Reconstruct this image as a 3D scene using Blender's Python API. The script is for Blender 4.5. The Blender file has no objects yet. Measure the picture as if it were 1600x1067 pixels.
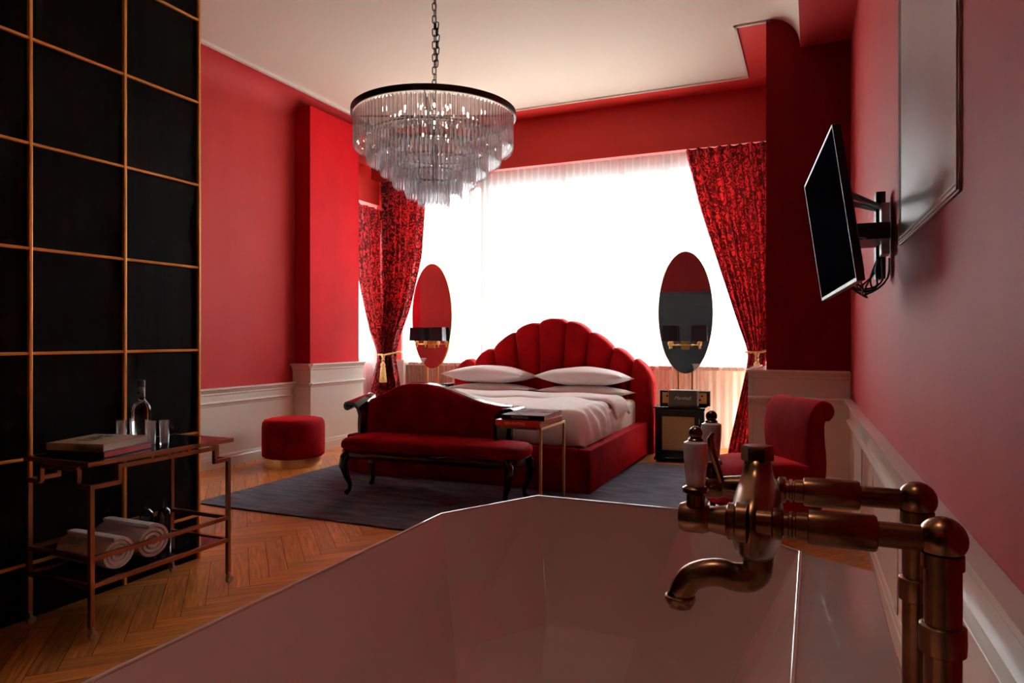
import bpy, bmesh, math, random
from mathutils import Vector, Matrix
random.seed(7)
PI = math.pi
C = bpy.context.scene.collection
SC = bpy.context.scene
F = 1080.0; SY, CY = math.sin(math.radians(23.52)), math.cos(math.radians(23.52)); H = 1.25

def wx(px, Y):                      # X and depth of the sight line through a column px where it crosses the plane y=Y
    u = (px-800)/F
    d = Y/(CY+SY*u)
    return d*(-SY+CY*u), d
def wz(py, d): return H+(528-py)*d/F

# ------------------------------------------------------------------ materials
def mat(name, base=(.5,.5,.5), rough=.5, metal=0, sheen=0, coat=0, trans=0, ior=1.45, spec=.5, sheen_tint=None):
    m = bpy.data.materials.new(name); m.use_nodes = True
    b = m.node_tree.nodes['Principled BSDF']
    b.inputs['Base Color'].default_value = (*base, 1)
    b.inputs['Roughness'].default_value = rough
    b.inputs['Metallic'].default_value = metal
    b.inputs['IOR'].default_value = ior
    b.inputs['Specular IOR Level'].default_value = spec
    b.inputs['Transmission Weight'].default_value = trans
    b.inputs['Coat Weight'].default_value = coat
    b.inputs['Sheen Weight'].default_value = sheen
    if sheen:
        b.inputs['Sheen Roughness'].default_value = .35
        b.inputs['Sheen Tint'].default_value = (*(sheen_tint or base), 1)
    return m
def nn(m, t, **kw):
    n = m.node_tree.nodes.new(t)
    for k, v in kw.items(): setattr(n, k, v)
    return n
def lk(m, a, b): m.node_tree.links.new(a, b)
def bsdf(m): return m.node_tree.nodes['Principled BSDF']
def mathn(m, op, a, b=None, c=None):
    n = nn(m, 'ShaderNodeMath', operation=op)
    for i, v in enumerate((a, b, c)):
        if v is None: continue
        if isinstance(v, (int, float)): n.inputs[i].default_value = v
        else: lk(m, v, n.inputs[i])
    return n.outputs[0]
def noise_color(m, c1, c2, scale=5, detail=4, coord='Object', stretch=(1,1,1), lo=.35, hi=.65, bump=0, bump_scale=None, bdist=.01):
    tc = nn(m, 'ShaderNodeTexCoord'); mp = nn(m, 'ShaderNodeMapping'); mp.inputs['Scale'].default_value = stretch
    lk(m, tc.outputs[coord], mp.inputs[0])
    n = nn(m, 'ShaderNodeTexNoise'); n.inputs['Scale'].default_value = scale; n.inputs['Detail'].default_value = detail
    lk(m, mp.outputs[0], n.inputs[0])
    r = nn(m, 'ShaderNodeValToRGB'); r.color_ramp.elements[0].position = lo; r.color_ramp.elements[1].position = hi
    r.color_ramp.elements[0].color = (*c1, 1); r.color_ramp.elements[1].color = (*c2, 1)
    lk(m, n.outputs[0], r.inputs[0]); lk(m, r.outputs[0], bsdf(m).inputs['Base Color'])
    if bump:
        n2 = n
        if bump_scale:
            n2 = nn(m, 'ShaderNodeTexNoise'); n2.inputs['Scale'].default_value = bump_scale; n2.inputs['Detail'].default_value = 3
            lk(m, mp.outputs[0], n2.inputs[0])
        b = nn(m, 'ShaderNodeBump'); b.inputs['Strength'].default_value = bump; b.inputs['Distance'].default_value = bdist
        lk(m, n2.outputs[0], b.inputs['Height']); lk(m, b.outputs[0], bsdf(m).inputs['Normal'])
    return m

M = {}
M['red_paint'] = noise_color(mat('red_paint', (.5,.02,.02), .66, spec=.16, sheen=.04, sheen_tint=(1,.4,.35)), (.30,.013,.012), (.33,.016,.015), 3, bump=.08, bump_scale=90, stretch=(1,1,.15), bdist=.003)
M['red_gloss'] = mat('red_gloss', (.44,.016,.011), .55, spec=.3)
M['red_velvet_shaded'] = noise_color(mat('red_velvet_shaded', (.2,.001,.004), .8, sheen=1, sheen_tint=(1,.012,.04), spec=.1), (.11,.001,.003), (.15,.001,.004), 2.5, stretch=(1,1,.5))  # darker copy of the pier velvet, right column's shade put into its colour
M['red_velvet_lit'] = noise_color(mat('red_velvet_lit', (.2,.001,.004), .75, sheen=.8, sheen_tint=(1,.012,.04), spec=.1), (.30,.001,.003), (.38,.001,.004), 2.5, stretch=(1,1,.5))  # brighter copy for the left pier, window light put into its colour
M['velvet'] = noise_color(mat('velvet', (.3,.003,.006), .9, sheen=.45, sheen_tint=(1,.012,.015), spec=.04), (.10,.001,.003), (.185,.0015,.004), 6, 5, bump=.15, bump_scale=25, bdist=.004)
M['velvet_head'] = noise_color(mat('velvet_head', (.3,.003,.006), .8, sheen=.8, sheen_tint=(.9,.03,.03), spec=.05), (.19,.002,.003), (.30,.002,.004), 4, 5)
M['ceiling'] = mat('ceiling_paint', (.74,.66,.55), .9)
M['white_wood'] = mat('white_wood', (.78,.73,.66), .22, spec=.6)
M['white_frame'] = mat('white_frame', (.62,.57,.53), .35)
M['panel_grey'] = noise_color(mat('panel_grey', (.5,.46,.44), .3), (.42,.38,.37), (.5,.46,.44), 2, bump=.06, bump_scale=3)
M['black_wood'] = noise_color(mat('black_wood', (.006,.005,.005), .42, spec=.05), (.002,.0015,.0012), (.007,.005,.004), 30, 6, stretch=(1,1,.04), bump=.35, bdist=.002)
M['brass_strip'] = mat('brass_strip', (.85,.37,.08), .4, metal=.45)
M['copper'] = mat('copper', (.34,.14,.07), .34, metal=1)
M['brass'] = mat('brass', (.75,.48,.18), .3, metal=1)
M['brass_dark'] = mat('brass_dark', (.42,.25,.10), .35, metal=1)
M['gold'] = mat('gold', (.85,.58,.22), .28, metal=1)
M['old_bronze'] = noise_color(mat('old_bronze', (.3,.15,.07), .27, metal=1), (.14,.060,.028), (.27,.125,.06), 18, 4)
M['black_glass'] = mat('black_glass', (.008,.006,.006), .04, spec=.8)
M['black_lacquer'] = mat('black_lacquer', (.004,.004,.004), .14, coat=.6)
M['black_satin'] = mat('black_satin', (.006,.006,.006), .4)
M['dark_metal'] = mat('dark_metal', (.035,.028,.025), .4, metal=.9)
M['mirror'] = mat('mirror_glass', (.86,.86,.86), .01, metal=1)
M['dark_wall'] = mat('dark_wall', (.030,.032,.032), .45)
M['white_cloth'] = noise_color(mat('white_cloth', (.82,.80,.79), .8, sheen=.2), (.87,.86,.85), (.90,.89,.88), 4, bump=.35, bump_scale=6, bdist=.02)
M['pillow_cloth'] = noise_color(mat('pillow_cloth', (.84,.82,.82), .8, sheen=.2), (.88,.87,.87), (.91,.90,.90), 4, bump=.25, bump_scale=8, bdist=.02)
M['mattress_cloth'] = mat('mattress_cloth', (.82,.76,.66), .85)
M['towel'] = noise_color(mat('towel', (.78,.75,.74), .95, sheen=.5), (.84,.82,.81), (.92,.91,.90), 150, 3, bump=.8, bdist=.004)
M['ceramic'] = mat('ceramic', (.62,.43,.38), .10, coat=.5, spec=.6)
M['porcelain'] = mat('porcelain', (.80,.72,.72), .12, coat=.5)
M['deck'] = noise_color(mat('deck', (.78,.66,.62), .08, coat=.5), (.52,.41,.38), (.58,.46,.42), 2, bump=.6, bump_scale=4, bdist=.02)
M['cane'] = noise_color(mat('cane', (.42,.25,.12), .7), (.34,.19,.09), (.48,.30,.14), 250, 2)
M['paper'] = mat('paper', (.72,.68,.62), .9)
M['book_beige'] = mat('book_beige', (.52,.38,.24), .6)
M['book_dark'] = mat('book_dark', (.02,.012,.012), .5)
M['book_red'] = mat('book_red', (.55,.02,.015), .35)
M['book_blue'] = noise_color(mat('book_blue', (.3,.4,.45), .12), (.15,.22,.27), (.55,.60,.60), 6)
M['book_black'] = mat('book_black', (.012,.014,.016), .3)
M['ink'] = mat('ink', (.03,.02,.02), .6)
M['cream_ink'] = mat('cream_ink', (.75,.70,.58), .5)
M['glass'] = mat('clear_glass', (1,1,1), .0, trans=1, ior=1.45)
M['crystal'] = mat('crystal', (1,1,1), .0, trans=1, ior=1.5)
def sparkle(m, f, rough=.12, clear=0):
    g = nn(m, 'ShaderNodeBsdfGlossy'); g.inputs['Roughness'].default_value = rough; g.inputs[0].default_value = (.95,.95,.97,1)
    d = nn(m, 'ShaderNodeBsdfTranslucent'); d.inputs[0].default_value = (.95,.95,.97,1)
    a = nn(m, 'ShaderNodeMixShader'); a.inputs[0].default_value = .25; lk(m, g.outputs[0], a.inputs[1]); lk(m, d.outputs[0], a.inputs[2])
    b = nn(m, 'ShaderNodeMixShader'); b.inputs[0].default_value = f; lk(m, bsdf(m).outputs[0], b.inputs[1]); lk(m, a.outputs[0], b.inputs[2])
    t = nn(m, 'ShaderNodeBsdfTransparent'); t.inputs[0].default_value = (.97,.97,.98,1)
    c = nn(m, 'ShaderNodeMixShader'); c.inputs[0].default_value = clear; lk(m, b.outputs[0], c.inputs[1]); lk(m, t.outputs[0], c.inputs[2])
    lk(m, c.outputs[0], m.node_tree.nodes['Material Output'].inputs[0])
sparkle(M['crystal'], .42, .05, .45)
sparkle(M['glass_rib'] if 'glass_rib' in M else M.setdefault('glass_rib', mat('ribbed_glass', (1,1,1), .0, trans=1, ior=1.45)), .15)
M['bottle_glass'] = mat('bottle_glass', (.85,.9,.86), .0, trans=1, ior=1.42)
M['dark_bottle'] = mat('dark_bottle', (.01,.008,.008), .2)
M['label_white'] = mat('label_white', (.75,.75,.76), .5)
M['cap_blue'] = mat('cap_blue', (.05,.05,.12), .4)
M['shade'] = mat('shade', (.012,.009,.014), .55, sheen=.3)
M['speaker_cloth'] = noise_color(mat('speaker_cloth', (.06,.055,.04), .9), (.07,.06,.04), (.16,.14,.095), 300, 2)
M['speaker_body'] = mat('speaker_body', (.03,.03,.035), .5)
M['tv_screen'] = mat('tv_screen', (.002,.002,.003), .5, spec=0)
M['silver'] = mat('silver', (.5,.5,.5), .35, metal=1)
M['grey_metal'] = mat('grey_metal', (.55,.55,.55), .4, metal=.6)
M['window_frame'] = mat('window_frame', (.75,.74,.72), .5)
M['sill_wall'] = mat('sill_wall', (.80,.66,.50), .8)
M['gold_thread'] = noise_color(mat('gold_thread', (.75,.50,.18), .6, sheen=.4), (.55,.33,.10), (.85,.60,.26), 120, 2, stretch=(1,1,.2), bump=.4, bdist=.003)
M['rubber'] = mat('rubber', (.02,.02,.02), .6)

def rug_mat():
    m = mat('rug_pile', (.03,.035,.055), .95, sheen=.5, sheen_tint=(.4,.45,.6))
    noise_color(m, (.014,.017,.030), (.12,.13,.18), 7, 8, stretch=(.6,2.4,1), lo=.33, hi=.68, bump=.6, bump_scale=60, bdist=.006)
    return m
M['rug'] = rug_mat()

def floor_mat():
    m = mat('parquet', (.4,.15,.05), .33, spec=.5)
    uv = nn(m, 'ShaderNodeUVMap'); at = nn(m, 'ShaderNodeAttribute'); at.attribute_name = 'tone'
    mp = nn(m, 'ShaderNodeMapping'); mp.inputs['Scale'].default_value = (1.5, 22, 1); lk(m, uv.outputs[0], mp.inputs[0])
    n = nn(m, 'ShaderNodeTexNoise'); n.inputs['Scale'].default_value = 3; n.inputs['Detail'].default_value = 6; n.inputs['Distortion'].default_value = .6
    lk(m, mp.outputs[0], n.inputs[0])
    r = nn(m, 'ShaderNodeValToRGB')
    e = r.color_ramp.elements; e[0].position = .3; e[0].color = (.30,.085,.016,1); e[1].position = .72; e[1].color = (.80,.27,.058,1)
    lk(m, n.outputs[0], r.inputs[0])
    mx = nn(m, 'ShaderNodeMix', data_type='RGBA', blend_type='MULTIPLY'); mx.inputs[0].default_value = 1
    lk(m, r.outputs[0], mx.inputs[6]); lk(m, at.outputs['Color'], mx.inputs[7])
    lk(m, mx.outputs[2], bsdf(m).inputs['Base Color'])
    rr = mathn(m, 'MULTIPLY_ADD', n.outputs[0], .22, .22); lk(m, rr, bsdf(m).inputs['Roughness'])
    return m
M['floor'] = floor_mat()
M['floor_gap'] = mat('floor_gap', (.03,.012,.006), .9)

def damask(name):
    m = mat(name, (.5,.01,.01), .6, sheen=.4, sheen_tint=(.9,.05,.05))
    uv = nn(m, 'ShaderNodeUVMap')
    def warp(scale, amt, off):
        n = nn(m, 'ShaderNodeTexNoise'); n.inputs['Scale'].default_value = scale; n.inputs['Detail'].default_value = 1
        mp = nn(m, 'ShaderNodeMapping'); mp.inputs['Location'].default_value = off; mp.inputs['Scale'].default_value = (1.2,1.2,1.2); lk(m, uv.outputs[0], mp.inputs[0]); lk(m, mp.outputs[0], n.inputs[0])
        s = nn(m, 'ShaderNodeVectorMath', operation='SUBTRACT'); lk(m, n.outputs['Color'], s.inputs[0]); s.inputs[1].default_value = (.5,.5,.5)
        k = nn(m, 'ShaderNodeVectorMath', operation='SCALE'); lk(m, s.outputs[0], k.inputs[0]); k.inputs['Scale'].default_value = amt
        a = nn(m, 'ShaderNodeVectorMath', operation='ADD'); lk(m, uv.outputs[0], a.inputs[0]); lk(m, k.outputs[0], a.inputs[1])
        return a.outputs[0]
    w1 = warp(9, .16, (0,0,0))
    v = nn(m, 'ShaderNodeTexVoronoi', feature='F1'); v.inputs['Scale'].default_value = 7.5; lk(m, w1, v.inputs['Vector'])
    rings = mathn(m, 'SINE', mathn(m, 'MULTIPLY', v.outputs['Distance'], 21))
    w2 = warp(14, .12, (3,1,0))
    v2 = nn(m, 'ShaderNodeTexVoronoi', feature='DISTANCE_TO_EDGE'); v2.inputs['Scale'].default_value = 8; lk(m, w2, v2.inputs['Vector'])
    edge = mathn(m, 'LESS_THAN', v2.outputs['Distance'], .07)
    a = mathn(m, 'GREATER_THAN', rings, .25)
    f = mathn(m, 'MAXIMUM', a, edge)
    mx = nn(m, 'ShaderNodeMix', data_type='RGBA'); lk(m, f, mx.inputs[0])
    mx.inputs[6].default_value = (.44,.008,.018,1); mx.inputs[7].default_value = (.035,.001,.003,1)
    lk(m, mx.outputs[2], bsdf(m).inputs['Base Color'])
    lk(m, mathn(m, 'MULTIPLY_ADD', f, .45, .38), bsdf(m).inputs['Roughness'])
    tr = nn(m, 'ShaderNodeBsdfTranslucent')
    mx2 = nn(m, 'ShaderNodeMix', data_type='RGBA'); lk(m, f, mx2.inputs[0])
    mx2.inputs[6].default_value = (.60,.018,.016,1); mx2.inputs[7].default_value = (.10,.002,.003,1)
    lk(m, mx2.outputs[2], tr.inputs[0])
    ms = nn(m, 'ShaderNodeMixShader'); ms.inputs[0].default_value = .10
    lk(m, bsdf(m).outputs[0], ms.inputs[1]); lk(m, tr.outputs[0], ms.inputs[2])
    lk(m, ms.outputs[0], m.node_tree.nodes['Material Output'].inputs[0])
    return m
M['damask'] = damask('damask')

def sheer_mat():
    m = bpy.data.materials.new('sheer'); m.use_nodes = True
    nt = m.node_tree; nt.nodes.remove(nt.nodes['Principled BSDF'])
    t = nn(m, 'ShaderNodeBsdfTransparent'); t.inputs[0].default_value = (1,1,1,1)
    l = nn(m, 'ShaderNodeBsdfTranslucent'); l.inputs[0].default_value = (.93,.94,.93,1)
    d = nn(m, 'ShaderNodeBsdfDiffuse'); d.inputs[0].default_value = (.85,.85,.84,1)
    a = nn(m, 'ShaderNodeMixShader'); a.inputs[0].default_value = .18
    lk(m, l.outputs[0], a.inputs[1]); lk(m, d.outputs[0], a.inputs[2])
    lw = nn(m, 'ShaderNodeLayerWeight'); lw.inputs[0].default_value = .35
    fac = mathn(m, 'MULTIPLY_ADD', lw.outputs['Facing'], .40, .36)
    b = nn(m, 'ShaderNodeMixShader'); lk(m, fac, b.inputs[0])
    lk(m, t.outputs[0], b.inputs[1]); lk(m, a.outputs[0], b.inputs[2])
    lk(m, b.outputs[0], nt.nodes['Material Output'].inputs[0])
    return m
M['sheer'] = sheer_mat()

# ------------------------------------------------------------------ mesh helpers
class MB:
    def __init__(s): s.bm = bmesh.new(); s.uv = s.bm.loops.layers.uv.new('UVMap')
    def box(s, x0, x1, y0, y1, z0, z1, bev=0, mtx=None, seg=2):
        r = bmesh.ops.create_cube(s.bm, size=1)
        vs = r['verts']
        for v in vs:
            v.co = Vector((x0+(v.co.x+.5)*(x1-x0), y0+(v.co.y+.5)*(y1-y0), z0+(v.co.z+.5)*(z1-z0)))
        if bev:
            es = list({e for v in vs for e in v.link_edges})
            r = bmesh.ops.bevel(s.bm, geom=es, offset=bev, segments=seg, profile=.5, affect='EDGES')
            vs = list({v for f in r['faces'] for v in f.verts})
        if mtx is not None:
            for v in vs: v.co = mtx @ v.co
        return s
    def rings(s, rs, closed=True, cap=True, uvs=None):
        """loft a list of rings (each a list of points)"""
        vv = [[s.bm.verts.new(p) for p in r] for r in rs]
        n = len(rs[0])
        for i in range(len(rs)-1):
            for j in range(n if closed else n-1):
                k = (j+1) % n
                try:
                    f = s.bm.faces.new((vv[i][j], vv[i][k], vv[i+1][k], vv[i+1][j]))
                    if uvs:
                        for lp, (a, b) in zip(f.loops, ((i,j),(i,j+1),(i+1,j+1),(i+1,j))): lp[s.uv].uv = uvs(a, b)
                except ValueError: pass
        if cap and closed:
            s.bm.faces.new(list(reversed(vv[0]))); s.bm.faces.new(vv[-1])
        return s
    def lathe(s, prof, c=(0,0,0), n=24, sy=1, axis=None):
        """prof: list (r, z); axis: direction the z of the profile runs along"""
        q = Matrix.Identity(3)
        if axis is not None: q = Vector((0,0,1)).rotation_difference(Vector(axis)).to_matrix()
        rs = []
        for r, z in prof:
            rs.append([q @ Vector((r*math.cos(2*PI*k/n), r*sy*math.sin(2*PI*k/n), z)) + Vector(c) for k in range(n)])
        return s.rings(rs)
    def tube(s, pts, r, n=12, square=False, close=False):
        pts = [Vector(p) for p in pts]; L = len(pts)
        rad = r if isinstance(r, (list, tuple)) else [r]*L
        rs = []; up = None
        for i, p in enumerate(pts):
            if close: t = (pts[(i+1) % L]-pts[i-1])
            else: t = (pts[min(i+1, L-1)]-pts[max(i-1, 0)])
            t.normalize()
            if up is None:
                up = Vector((0,0,1)) if abs(t.z) < .9 else Vector((1,0,0))
            a = t.cross(up).normalized(); up = a.cross(t).normalized()
            rs.append([p + rad[i]*(math.cos(2*PI*k/n)*a + math.sin(2*PI*k/n)*up) for k in range(n)])
        if close: rs.append(rs[0][:])
        return s.rings(rs, cap=not close)
    def bar(s, a, b, w, w2=None):
        """square bar from a to b"""
        a, b = Vector(a), Vector(b); w2 = w2 or w; t = (b-a).normalized()
        up = Vector((0,0,1)) if abs(t.z) < .9 else Vector((0,1,0))
        x = t.cross(up).normalized(); y = x.cross(t).normalized()
        q = [(-1,-1),(1,-1),(1,1),(-1,1)]
        return s.rings([[p + x*i*w/2 + y*j*w2/2 for i, j in q] for p in (a, b)])
    def prism(s, poly, z0, z1, mtx=None):
        rs = [[Vector((x, y, z)) for x, y in poly] for z in (z0, z1)]
        if mtx is not None: rs = [[mtx @ p for p in r] for r in rs]
        return s.rings(rs)
    def extrude(s, prof, a, b, out):
        """profile (o, z) swept from a to b (xy); o is measured along 'out'"""
        a, b, o = Vector((*a,0)), Vector((*b,0)), Vector((*out,0))
        return s.rings([[p + o*q + Vector((0,0,z)) for q, z in prof] for p in (a, b)])
    def sphere(s, c, r, n=20, sc=(1,1,1)):
        rs = []
        m = n//2
        for i in range(m+1):
            t = PI*i/m; rr = max(math.sin(t), .002)
            rs.append([Vector((c[0]+r*sc[0]*rr*math.cos(2*PI*k/n), c[1]+r*sc[1]*rr*math.sin(2*PI*k/n), c[2]-r*sc[2]*math.cos(t))) for k in range(n)])
        return s.rings(rs)
    def build(s, name, m, parent=None, smooth=False, bevel=0, subsurf=0, label=None, angle=40, seg=2):
        s.bm.normal_update()
        bmesh.ops.recalc_face_normals(s.bm, faces=s.bm.faces[:])
        me = bpy.data.meshes.new(name); s.bm.to_mesh(me); s.bm.free()
        o = bpy.data.objects.new(name, me); C.objects.link(o)
        me.materials.append(M[m] if isinstance(m, str) else m)
        if smooth:
            for p in me.polygons: p.use_smooth = True
            try: me.set_sharp_from_angle(angle=math.radians(angle))
            except Exception: pass
        if bevel:
            b = o.modifiers.new('b', 'BEVEL'); b.width = bevel; b.segments = seg; b.limit_method = 'ANGLE'
        if subsurf:
            b = o.modifiers.new('s', 'SUBSURF'); b.levels = subsurf; b.render_levels = subsurf
        if parent is not None: o.parent = parent
        if label: o['label'] = label
        return o
def tag(o, label, cat, group=None, kind=None):
    o['label'] = label; o['category'] = cat
    if group: o['group'] = group
    if kind: o['kind'] = kind
    return o
def thing(name, label, cat, loc=(0,0,0), rz=0, group=None):
    o = bpy.data.objects.new(name, None); C.objects.link(o); o.location = loc; o.rotation_euler = (0,0,rz)
    o.empty_display_size = .1
    return tag(o, label, cat, group)
def struct(o):
    o['kind'] = 'structure'; return o
def copy_tree(o, parent=None):
    c = o.copy(); C.objects.link(c)
    c.parent = parent
    for ch in [x for x in bpy.data.objects if x.parent == o]: copy_tree(ch, c)
    return c
def text_mesh(txt, size, name, m, parent, mtx, shear=0, ext=.0008):
    cu = bpy.data.curves.new(name, 'FONT'); cu.body = txt; cu.size = size; cu.extrude = ext; cu.align_x = 'CENTER'; cu.align_y = 'CENTER'; cu.shear = shear
    t = bpy.data.objects.new('tmp', cu); C.objects.link(t)
    dg = bpy.context.evaluated_depsgraph_get(); me = bpy.data.meshes.new_from_object(t.evaluated_get(dg))
    bpy.data.objects.remove(t)
    me.transform(mtx); me.materials.clear(); me.materials.append(M[m]); me.name = name
    o = bpy.data.objects.new(name, me); C.objects.link(o); o.parent = parent
    return o
def arc(c, r, a0, a1, n, plane='xz'):
    out = []
    for i in range(n+1):
        a = math.radians(a0+(a1-a0)*i/n)
        out.append((c[0]+r*math.cos(a), c[1]+r*math.sin(a)))
    return out
def rz_m(a, x=0, y=0, z=0): return Matrix.Translation((x,y,z)) @ Matrix.Rotation(a, 4, 'Z')

# ------------------------------------------------------------------ room dimensions
XL = -5.26; ZC = 3.92; YP = 6.18; YH = 7.79; ZH = 3.34; YW = 8.15; YB = -2.6; XPART = -3.2
def XR(y): return .397-.0189*y
WR = math.atan(.0189)      # the right wall runs a degree off the others

# ------------------------------------------------------------------ floor (herringbone parquet)
def floor():
    bm = bmesh.new(); uv = bm.loops.layers.uv.new('UVMap'); col = bm.loops.layers.float_color.new('tone')
    W, L = .098, .588; g = .0012
    n = 6
    c45 = math.cos(PI/4)
    def add(x0, y0, x1, y1, along_x):
        t = random.uniform(.72, 1.12); tw = random.uniform(-.04, .04); col_v = (t+tw, t, t-tw, 1); off = random.random()*30
        pts = [(x0+g,y0+g),(x1-g,y0+g),(x1-g,y1-g),(x0+g,y1-g)]
        w = [((a*c45-b*c45)-2.6, (a*c45+b*c45)+1.0) for a, b in pts]
        if all(p[0] < -5.9 or p[0] > .6 or p[1] < YB-.2 or p[1] > YW+.2 for p in w): return
        f = bm.faces.new([bm.verts.new((p[0], p[1], 0)) for p in w])
        for lp, (a, b) in zip(f.loops, pts):
            lp[uv].uv = ((a-x0 if along_x else b-y0)+off, (b-y0 if along_x else a-x0)+off)
            lp[col] = col_v
    # zigzag: horizontal planks step one width per row, vertical ones fill between (period 2n along x, shift 1 per row)
    for j in range(-120, 121):
        for i in range(-12, 13):
            x = (j+i*2*n)*W; y = j*W
            if abs(x) < 12 and abs(y) < 12:
                add(x, y, x+L, y+W, True)
                add(x-W, y, x, y+L, False)
    me = bpy.data.meshes.new('floor'); bm.to_mesh(me); bm.free(); me.materials.append(M['floor'])
    o = bpy.data.objects.new('floor', me); C.objects.link(o); struct(o)
    b = MB().box(-6, .7, YB-.1, YW+.2, -.12, -.0025).build('floor_base', 'floor_gap', o)
floor()

# ------------------------------------------------------------------ ceiling and coves
m = MB()
m.box(-5.0, -.61, YB, 7.43, ZC, ZC+.1)
m.box(-.61, -.33, YB, YP+.02, ZC, ZC+.1)
cl = struct(m.build('ceiling', 'ceiling'))
# right-hand plaster cove down to the beam
pr = [(0, ZC+.02)] + [(-.33+.235*math.sin(math.radians(a))+.33, ZC-.27+.27*math.cos(math.radians(a))) for a in range(0, 91, 6)] + [(.236, ZC+.02)]
m = MB(); m.rings([[Vector((-.33+q, y, z)) for q, z in pr] for y in (YB, YP+.005)])
m.build('ceiling_cove', 'ceiling', cl, smooth=True)
# thin white bead at the ceiling's edge
m = MB(); m.box(-5.03, -4.995, YB, 7.45, ZC-.03, ZC+.03); m.build('ceiling_bead', 'white_wood', cl)
m = MB(); m.box(-5.03, -.60, 7.42, 7.45, ZC-.014, ZC+.03); m.box(-.625, -.60, YP, 7.45, ZC-.014, ZC+.03); m.box(-.62, -.33, YP-.0, YP+.025, ZC-.014, ZC+.03); m.build('ceiling_bead', 'white_wood', cl)
# red border of the ceiling at the window end
m = MB(); m.box(-5.9, -.34, 7.44, YW+.1, ZC+.002, ZC+.1); m.box(-.61, -.30, YP+.02, 7.44, ZC+.002, ZC+.1)
struct(m.build('ceiling_border', 'red_gloss'))
# beam over the right wall
m = MB(); m.box(-.094, .55, YB, YP, ZC-.27, ZC+.1); struct(m.build('beam_right', 'red_paint'))

# ------------------------------------------------------------------ left wall with red cove
def cove_prof():
    p = [(-5.26, 0), (-5.26, 3.62)]
    p += [(-5.26+.26*(1-math.cos(math.radians(a))), 3.62+.29*math.sin(math.radians(a))) for a in range(8, 91, 7)]
    return p + [(-5.0, 4.1), (-5.5, 4.1), (-5.5, 0)]
m = MB(); m.rings([[Vector((x, y, z)) for x, z in cove_prof()] for y in (YB, 6.95)])
struct(m.build('wall_left', 'red_paint', smooth=True, angle=25))
# recess above the side window: cove goes on, open box below it
m = MB(); up = [(-5.26+.26*(1-math.cos(math.radians(a))), 3.62+.29*math.sin(math.radians(a))) for a in range(0, 91, 9)]
m.rings([[Vector((x, y, z)) for x, z in up+[(-5.0,4.1),(-5.9,4.1),(-5.9,3.62)]] for y in (6.95, YW)])
m.build('cove_red', 'red_gloss', smooth=True, angle=25)['kind'] = 'structure'
m = MB(); m.box(-5.55, -5.27, 6.95, 7.70, 3.0, 3.31); struct(m.build('beam_left', 'red_gloss'))
m = MB(); m.box(-6.0, -5.62, 6.90, YW, 3.0, 3.62); m.box(-6.0, -5.62, 6.9, YW+.02, 0, .90)
struct(m.build('wall_alcove_left', 'red_gloss'))
# header over the window
m = MB(); m.box(-5.46, -.36, YH, YH+.10, ZH, ZC+.05); struct(m.build('beam_window', 'red_gloss'))

# piers: velvet above, white panelling below
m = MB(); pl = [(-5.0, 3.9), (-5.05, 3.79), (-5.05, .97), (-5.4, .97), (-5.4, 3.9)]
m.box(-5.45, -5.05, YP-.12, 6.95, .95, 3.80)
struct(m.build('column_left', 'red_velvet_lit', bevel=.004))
m = MB(); m.box(-.36, .45, YP, YW, .97, ZC+.06); struct(m.build('column_right', 'red_velvet_shaded'))

def wains(mb, a, b, out, top, mid=None):
    """panelling: board, cap moulding at 'top', second rail, plinth"""
    mb.extrude([(0,0), (.018,0), (.018,top-.01), (0,top-.01)], a, b, out)
    mb.extrude([(0,top-.075), (.020,top-.075), (.026,top-.062), (.024,top-.050), (.034,top-.040), (.046,top-.022), (.058,top-.018), (.058,top), (0,top)], a, b, out)
    if mid:
        mb.extrude([(0,mid-.045), (.020,mid-.045), (.026,mid-.034), (.030,mid-.020), (.044,mid-.012), (.044,mid), (.018,mid+.006), (0,mid+.006)], a, b, out)
    mb.extrude([(0,0), (.034,0), (.034,.085), (.028,.098), (.028,.108), (.022,.125), (.0,.125)], a, b, out)

m = MB(); wains(m, (XL, YB), (XL, YP-.16), (1,0), .77, .635)
struct(m.build('trim_1', 'white_wood', bevel=.002))
# left pier base
m = MB()
m.box(-5.4, -5.03, YP-.14, 6.97, 0, .965)
wains(m, (-5.03, YP-.16), (-5.03, 6.99), (1,0), .97, .755)
wains(m, (-5.30, YP-.14), (-5.01, YP-.14), (0,-1), .97, .755)
struct(m.build('trim_2', 'white_wood', bevel=.002))
# right pier base
m = MB()
m.box(-.46, .42, YP-.03, 7.6, 0, .965)
wains(m, (-.50, YP-.03), (XR(6.1)-.01, YP-.03), (0,-1), .985, .76)
wains(m, (-.46, YP-.06), (-.46, 7.3), (-1,0), .985, .76)
struct(m.build('trim_3', 'white_wood', bevel=.002))
# right wall
m = MB()
ya, yb = YB, YP+.02
m.rings([[Vector((XR(y)+q, y, z)) for q, z in ((0,0),(.2,0),(.2,4.0),(0,4.0))] for y in (ya, yb)])
struct(m.build('wall_right', 'red_paint'))
m = MB(); wains(m, (XR(YB), YB), (XR(YP-.05), YP-.05), (-1,-.0189), .765, .60)
for y in (5.6, 4.9, 4.2, 3.2, 2.2, 1.3, .4):   # panel stiles
    m.extrude([(0,.10), (.024,.10), (.024,.57), (0,.57)], (XR(y), y), (XR(y+.09), y+.09), (-1,-.0189))
struct(m.build('trim_4', 'white_wood', bevel=.002))

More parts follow.
